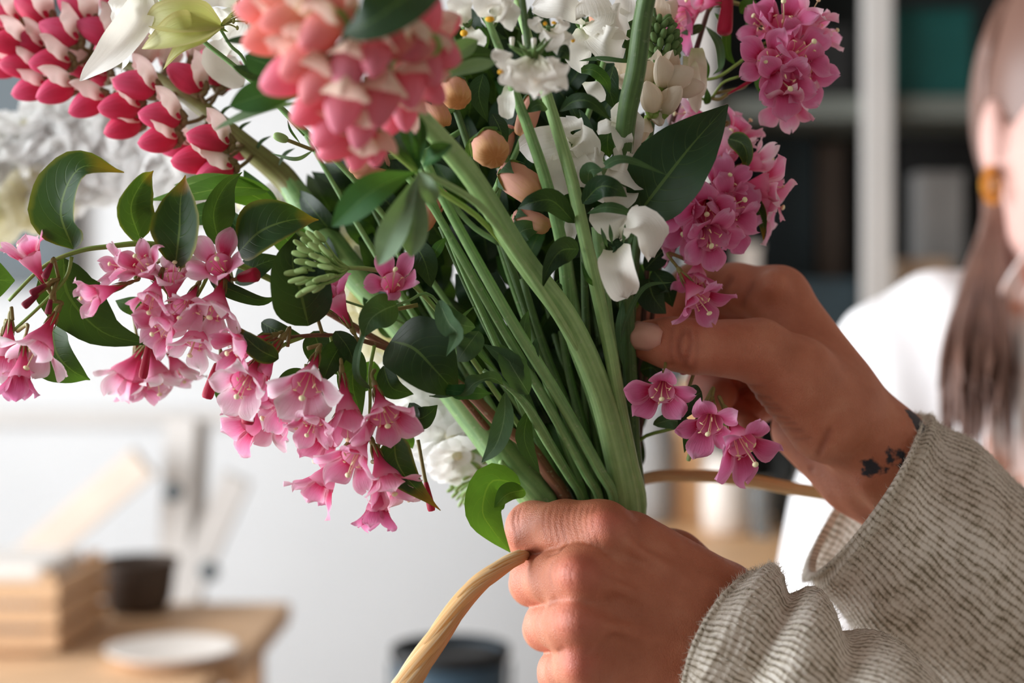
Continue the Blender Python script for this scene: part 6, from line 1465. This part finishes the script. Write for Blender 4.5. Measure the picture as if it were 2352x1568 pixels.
def core_green():
    rr = random.Random(5); FILL = []
    specs = [('leafy dark green sprig of long thin stems in the bouquet centre', [(980, 420), (1010, 520), (1050, 560)], -6),
             ('bundle-side green sprig with paired stems behind the pale lupin stem', [(1120, 480), (1180, 560), (1240, 640)], 22),
             ('dark green sprig filling the shade behind the white snapdragons', [(1290, 420), (1350, 500), (1400, 560)], 40),
             ('green sprig of fine stems fanning behind the palmate lupin leaf', [(690, 290), (760, 300), (830, 420)], 24),
             ('deep green sprig glimpsed beneath the big dark oval leaf', [(900, 560), (860, 640), (960, 700)], 30)]
    for si, (lab, tops, d0) in enumerate(specs):
        t = plant('green_sprig', lab, 'foliage', 'green filler sprigs added to darken the bouquet core')
        for j, (x, y) in enumerate(tops):
            d = d0 + 8 * j; gx = 1345 + (x - 1150) * .26 + rr.uniform(-14, 14)
            mid = ((x * 1.15 + gx) / 2.15 + 10, (y + 1160) / 2, (d + 30) / 2)
            stem(t, [(x, y, d), ((x + mid[0]) / 2 - 4, (y + mid[1]) / 2, (d + mid[2]) / 2), mid, ((mid[0] + gx) / 2 - 6, (mid[1] + 1160) / 2, (mid[2] + 32) / 2), (gx, 1160, 30 + j * 5)], [9, 15, 18, 20, 22], ['stem', 'stem_dark', 'stem_dark'][j % 3], n=36, seg=8)
        FILL.append(t)
    L_ = [(40, 1040), (300, 770), (500, 690), (700, 830), (900, 1040), (1090, 1240)]; R_ = [(40, 1460), (500, 1475), (700, 1470), (1090, 1452)]
    def lim(tab, y):
        for (y0, x0), (y1, x1) in zip(tab[:-1], tab[1:]):
            if y <= y1: return x0 + (x1 - x0) * (y - y0) / (y1 - y0)
        return tab[-1][1]
    for j in range(350):  # filler leaves added behind the stems to darken the gaps between them
        far = j >= 230
        y = 60 + 1000 * ((j * .618) % 1); a0 = lim(L_, y); b0 = lim(R_, y); x = a0 + (b0 - a0) * ((j * .7549 + .13) % 1)
        dx, dy = 1345 - x, 1160 - y; n_ = math.hypot(dx, dy); a = math.atan2(-dy, -dx) + rr.uniform(-.7, .7); L = rr.uniform(90, 160) * (1.25 if far else 1); d = rr.uniform(84, 120) if far else rr.uniform(44, 84)
        c = (x - math.cos(a) * L * .5, y - math.sin(a) * L * .5, d)
        t = FILL[min(range(5), key=lambda k: abs(x - (1000, 1150, 1350, 790, 900)[k]) + 120 * (k == 4 and y < 500))]
        leaf(t, [c, (x, y, d - 10), (x + math.cos(a) * L * .5, y + math.sin(a) * L * .5, d + rr.uniform(-6, 10))], rr.uniform(50, 84) * (1.5 if far else 1), rr.choice(['leaf_dark', 'leaf_dark', 'leaf_dark', 'leaf_dark', 'leaf_mid']), roll=rr.uniform(-35, 35), fold=14, nl=10, nw=4)
core_green()

def front_stems():
    t = plant('sweet_pea_stem', 'pair of slim green stems crossing the bouquet centre in front', 'stem')
    stem(t, [(960, 330, -34), (1000, 420, -30), (1080, 570, -22), (1180, 745, -12), (1285, 915, 0), (1375, 1075, 12), (1412, 1150, 20)], [18, 20, 24, 26, 26, 26, 26], 'stem', n=44, ridge=.05, nr=6)
    stem(t, [(930, 400, -26), (990, 470, -24), (1055, 580, -18), (1150, 745, -8), (1262, 935, 2), (1345, 1085, 14), (1378, 1150, 22)], [14, 16, 20, 22, 22, 22, 22], 'stem', n=44, ridge=.05, nr=6)
    t = plant('leafy_stem', 'pale stem with a knotted node and slim drooping leaves above the fist', 'stem')
    stem(t, [(1110, 850, -6), (1170, 890, -6), (1212, 935, -2), (1262, 1020, 8), (1305, 1090, 18), (1338, 1150, 26)], [10, 16, 26, 22, 22, 22], 'stem', n=34)
    l = lambda *a, **k: leaf(t, *a, **k)
    l([(1165, 892, -10), (1130, 868, -18), (1090, 880, -22), (1060, 905, -20), (985, 908, -14)], 40, 'leaf_grey', 'lance', roll=35, fold=20, wave=.3, nl=24); l([(1130, 905, -12), (1060, 900, -20), (1000, 890, -16)], 36, 'leaf_lupin', 'lance', roll=-20, wave=.3)
    l([(1160, 900, -14), (1158, 960, -22), (1140, 1020, -24), (1106, 1062, -18)], 52, 'leaf_grey', 'lance', roll=10, fold=12)
    l([(1215, 905, -4), (1175, 840, -10), (1150, 790, -6)], 66, 'leaf_grey', 'ovate', roll=14, fold=10, serr=.1); l([(1190, 870, -6), (1170, 830, -10), (1110, 790, -6)], 50, 'leaf_grey', roll=-14, serr=.1)
    l([(1215, 800, -4), (1205, 750, -10), (1214, 712, -8)], 30, 'leaf_grey', 'ovate', roll=20); l([(1222, 860, -2), (1225, 810, -8), (1232, 775, -4)], 28, 'leaf_grey', 'ovate', roll=-10); 
    l([(1215, 940, 6), (1205, 1010, 0), (1240, 1090, 4)], 44, 'leaf_dark', 'lance', roll=-20, serr=.1)
    l([(1008, 690, -24), (1030, 740, -34), (1050, 770, -36), (1025, 818, -26)], 60, 'leaf_grey', 'ovate', roll=22, fold=30); l([(1092, 752, -22), (1050, 740, -32), (1010, 690, -26)], 46, 'leaf_grey', 'lance', roll=-20); l([(1100, 760, -10), (1070, 800, -16), (1050, 830, -12)], 70, 'leaf_grey', 'ovate', roll=20)
    l([(1140, 850, -4), (1100, 810, -12), (1060, 740, -10), (1092, 700, -8)], 16, 'leaf_grey', 'lance', roll=40)
    l([(945, 545, -14), (975, 600, -20), (990, 660, -14)], 60, 'leaf_dark', 'lance', roll=10); l([(990, 600, -16), (1005, 570, -20), (1024, 545, -18)], 26, 'leaf_mid', 'lance')
    t = plant('leafy_stem', 'short stem with one bright green rounded leaf beside the index finger', 'stem')
    stem(t, [(1150, 1060, 20), (1185, 1105, 26), (1212, 1150, 34)], [14, 18, 20], 'stem_light', n=20)
    leaf(t, [(1196, 1112, 14), (1130, 1105, 6), (1108, 1170, 2), (1130, 1215, 4), (1172, 1268, 12)], 104, 'leaf_bright', 'ovate', roll=-16, fold=10, curl=.2); leaf(t, [(1205, 1125, 12), (1165, 1135, 0), (1135, 1165, 2)], 52, 'leaf_light', 'ovate', roll=20, fold=20)
    t = plant('ridged_stem', 'ridged grey green stem standing behind the bright snapdragon stem', 'stem')
    stem(t, [(1372, 520, 6), (1385, 640, 8), (1400, 780, 14), (1425, 930, 22), (1450, 1060, 28), (1462, 1160, 32)], [26, 30, 32, 32, 30, 30], 'stem', n=34, ridge=.1, nr=7)
    stem(t, [(1340, 560, 16), (1345, 720, 20), (1355, 900, 26), (1375, 1040, 30), (1395, 1155, 34)], [16, 20, 22, 24, 24], 'stem_dark', n=34)
    stem(t, [(1290, 760, 14), (1310, 870, 18), (1345, 1000, 26), (1375, 1150, 32)], [18, 22, 26, 26], 'stem_dark', n=30)
    stem(t, [(1200, 640, 10), (1250, 800, 16), (1310, 950, 24), (1365, 1150, 32)], [16, 20, 24, 24], 'stem_dark', n=30)
front_stems()

# ------------------------------------------------------------------ raffia
def raffia():
    pts = pp([(880, 1660, -26), (935, 1568, -24), (1000, 1470, -21), (1075, 1365, -16), (1140, 1310, -10), (1196, 1277, 0), (1222, 1272, 20), (1290, 1250, 78), (1400, 1150, 92), (1470, 1102, 88), (1560, 1092, 92), (1680, 1098, 100), (1800, 1118, 108), (1930, 1142, 116), (2080, 1190, 124)])
    rr = random.Random(2); parts = []
    for k in range(5):
        v = []
        C = spline(pts, 110)
        for i, c in enumerate(C):
            T = (C[min(i + 1, 109)] - C[max(i - 1, 0)]).normalized(); S = T.cross(Vector((0, -1, .2))).normalized(); Bn = T.cross(S); a = i * .16 + k * 1.26
            sq = (1.9 - i * .028) if i < 40 else (.45 if i < 62 else 1.0)
            v.append(c + (S * math.cos(a) + Bn * math.sin(a)) * .0011 * sq)
        parts.append(tube_data(v, [.0026, .0019, .0014, .0009, .0012, .0015, .0015], 110, 6, .3, 2))
    v, f, u = merge(parts)
    tag(mesh_obj('raffia_strand', v, f, MT['raffia'], None, u), 'twisted golden raffia strand held in the fist and trailing both ways', 'raffia')
raffia()
for o in bpy.data.objects:
    if o.get('_w') is not None: del o['_w']
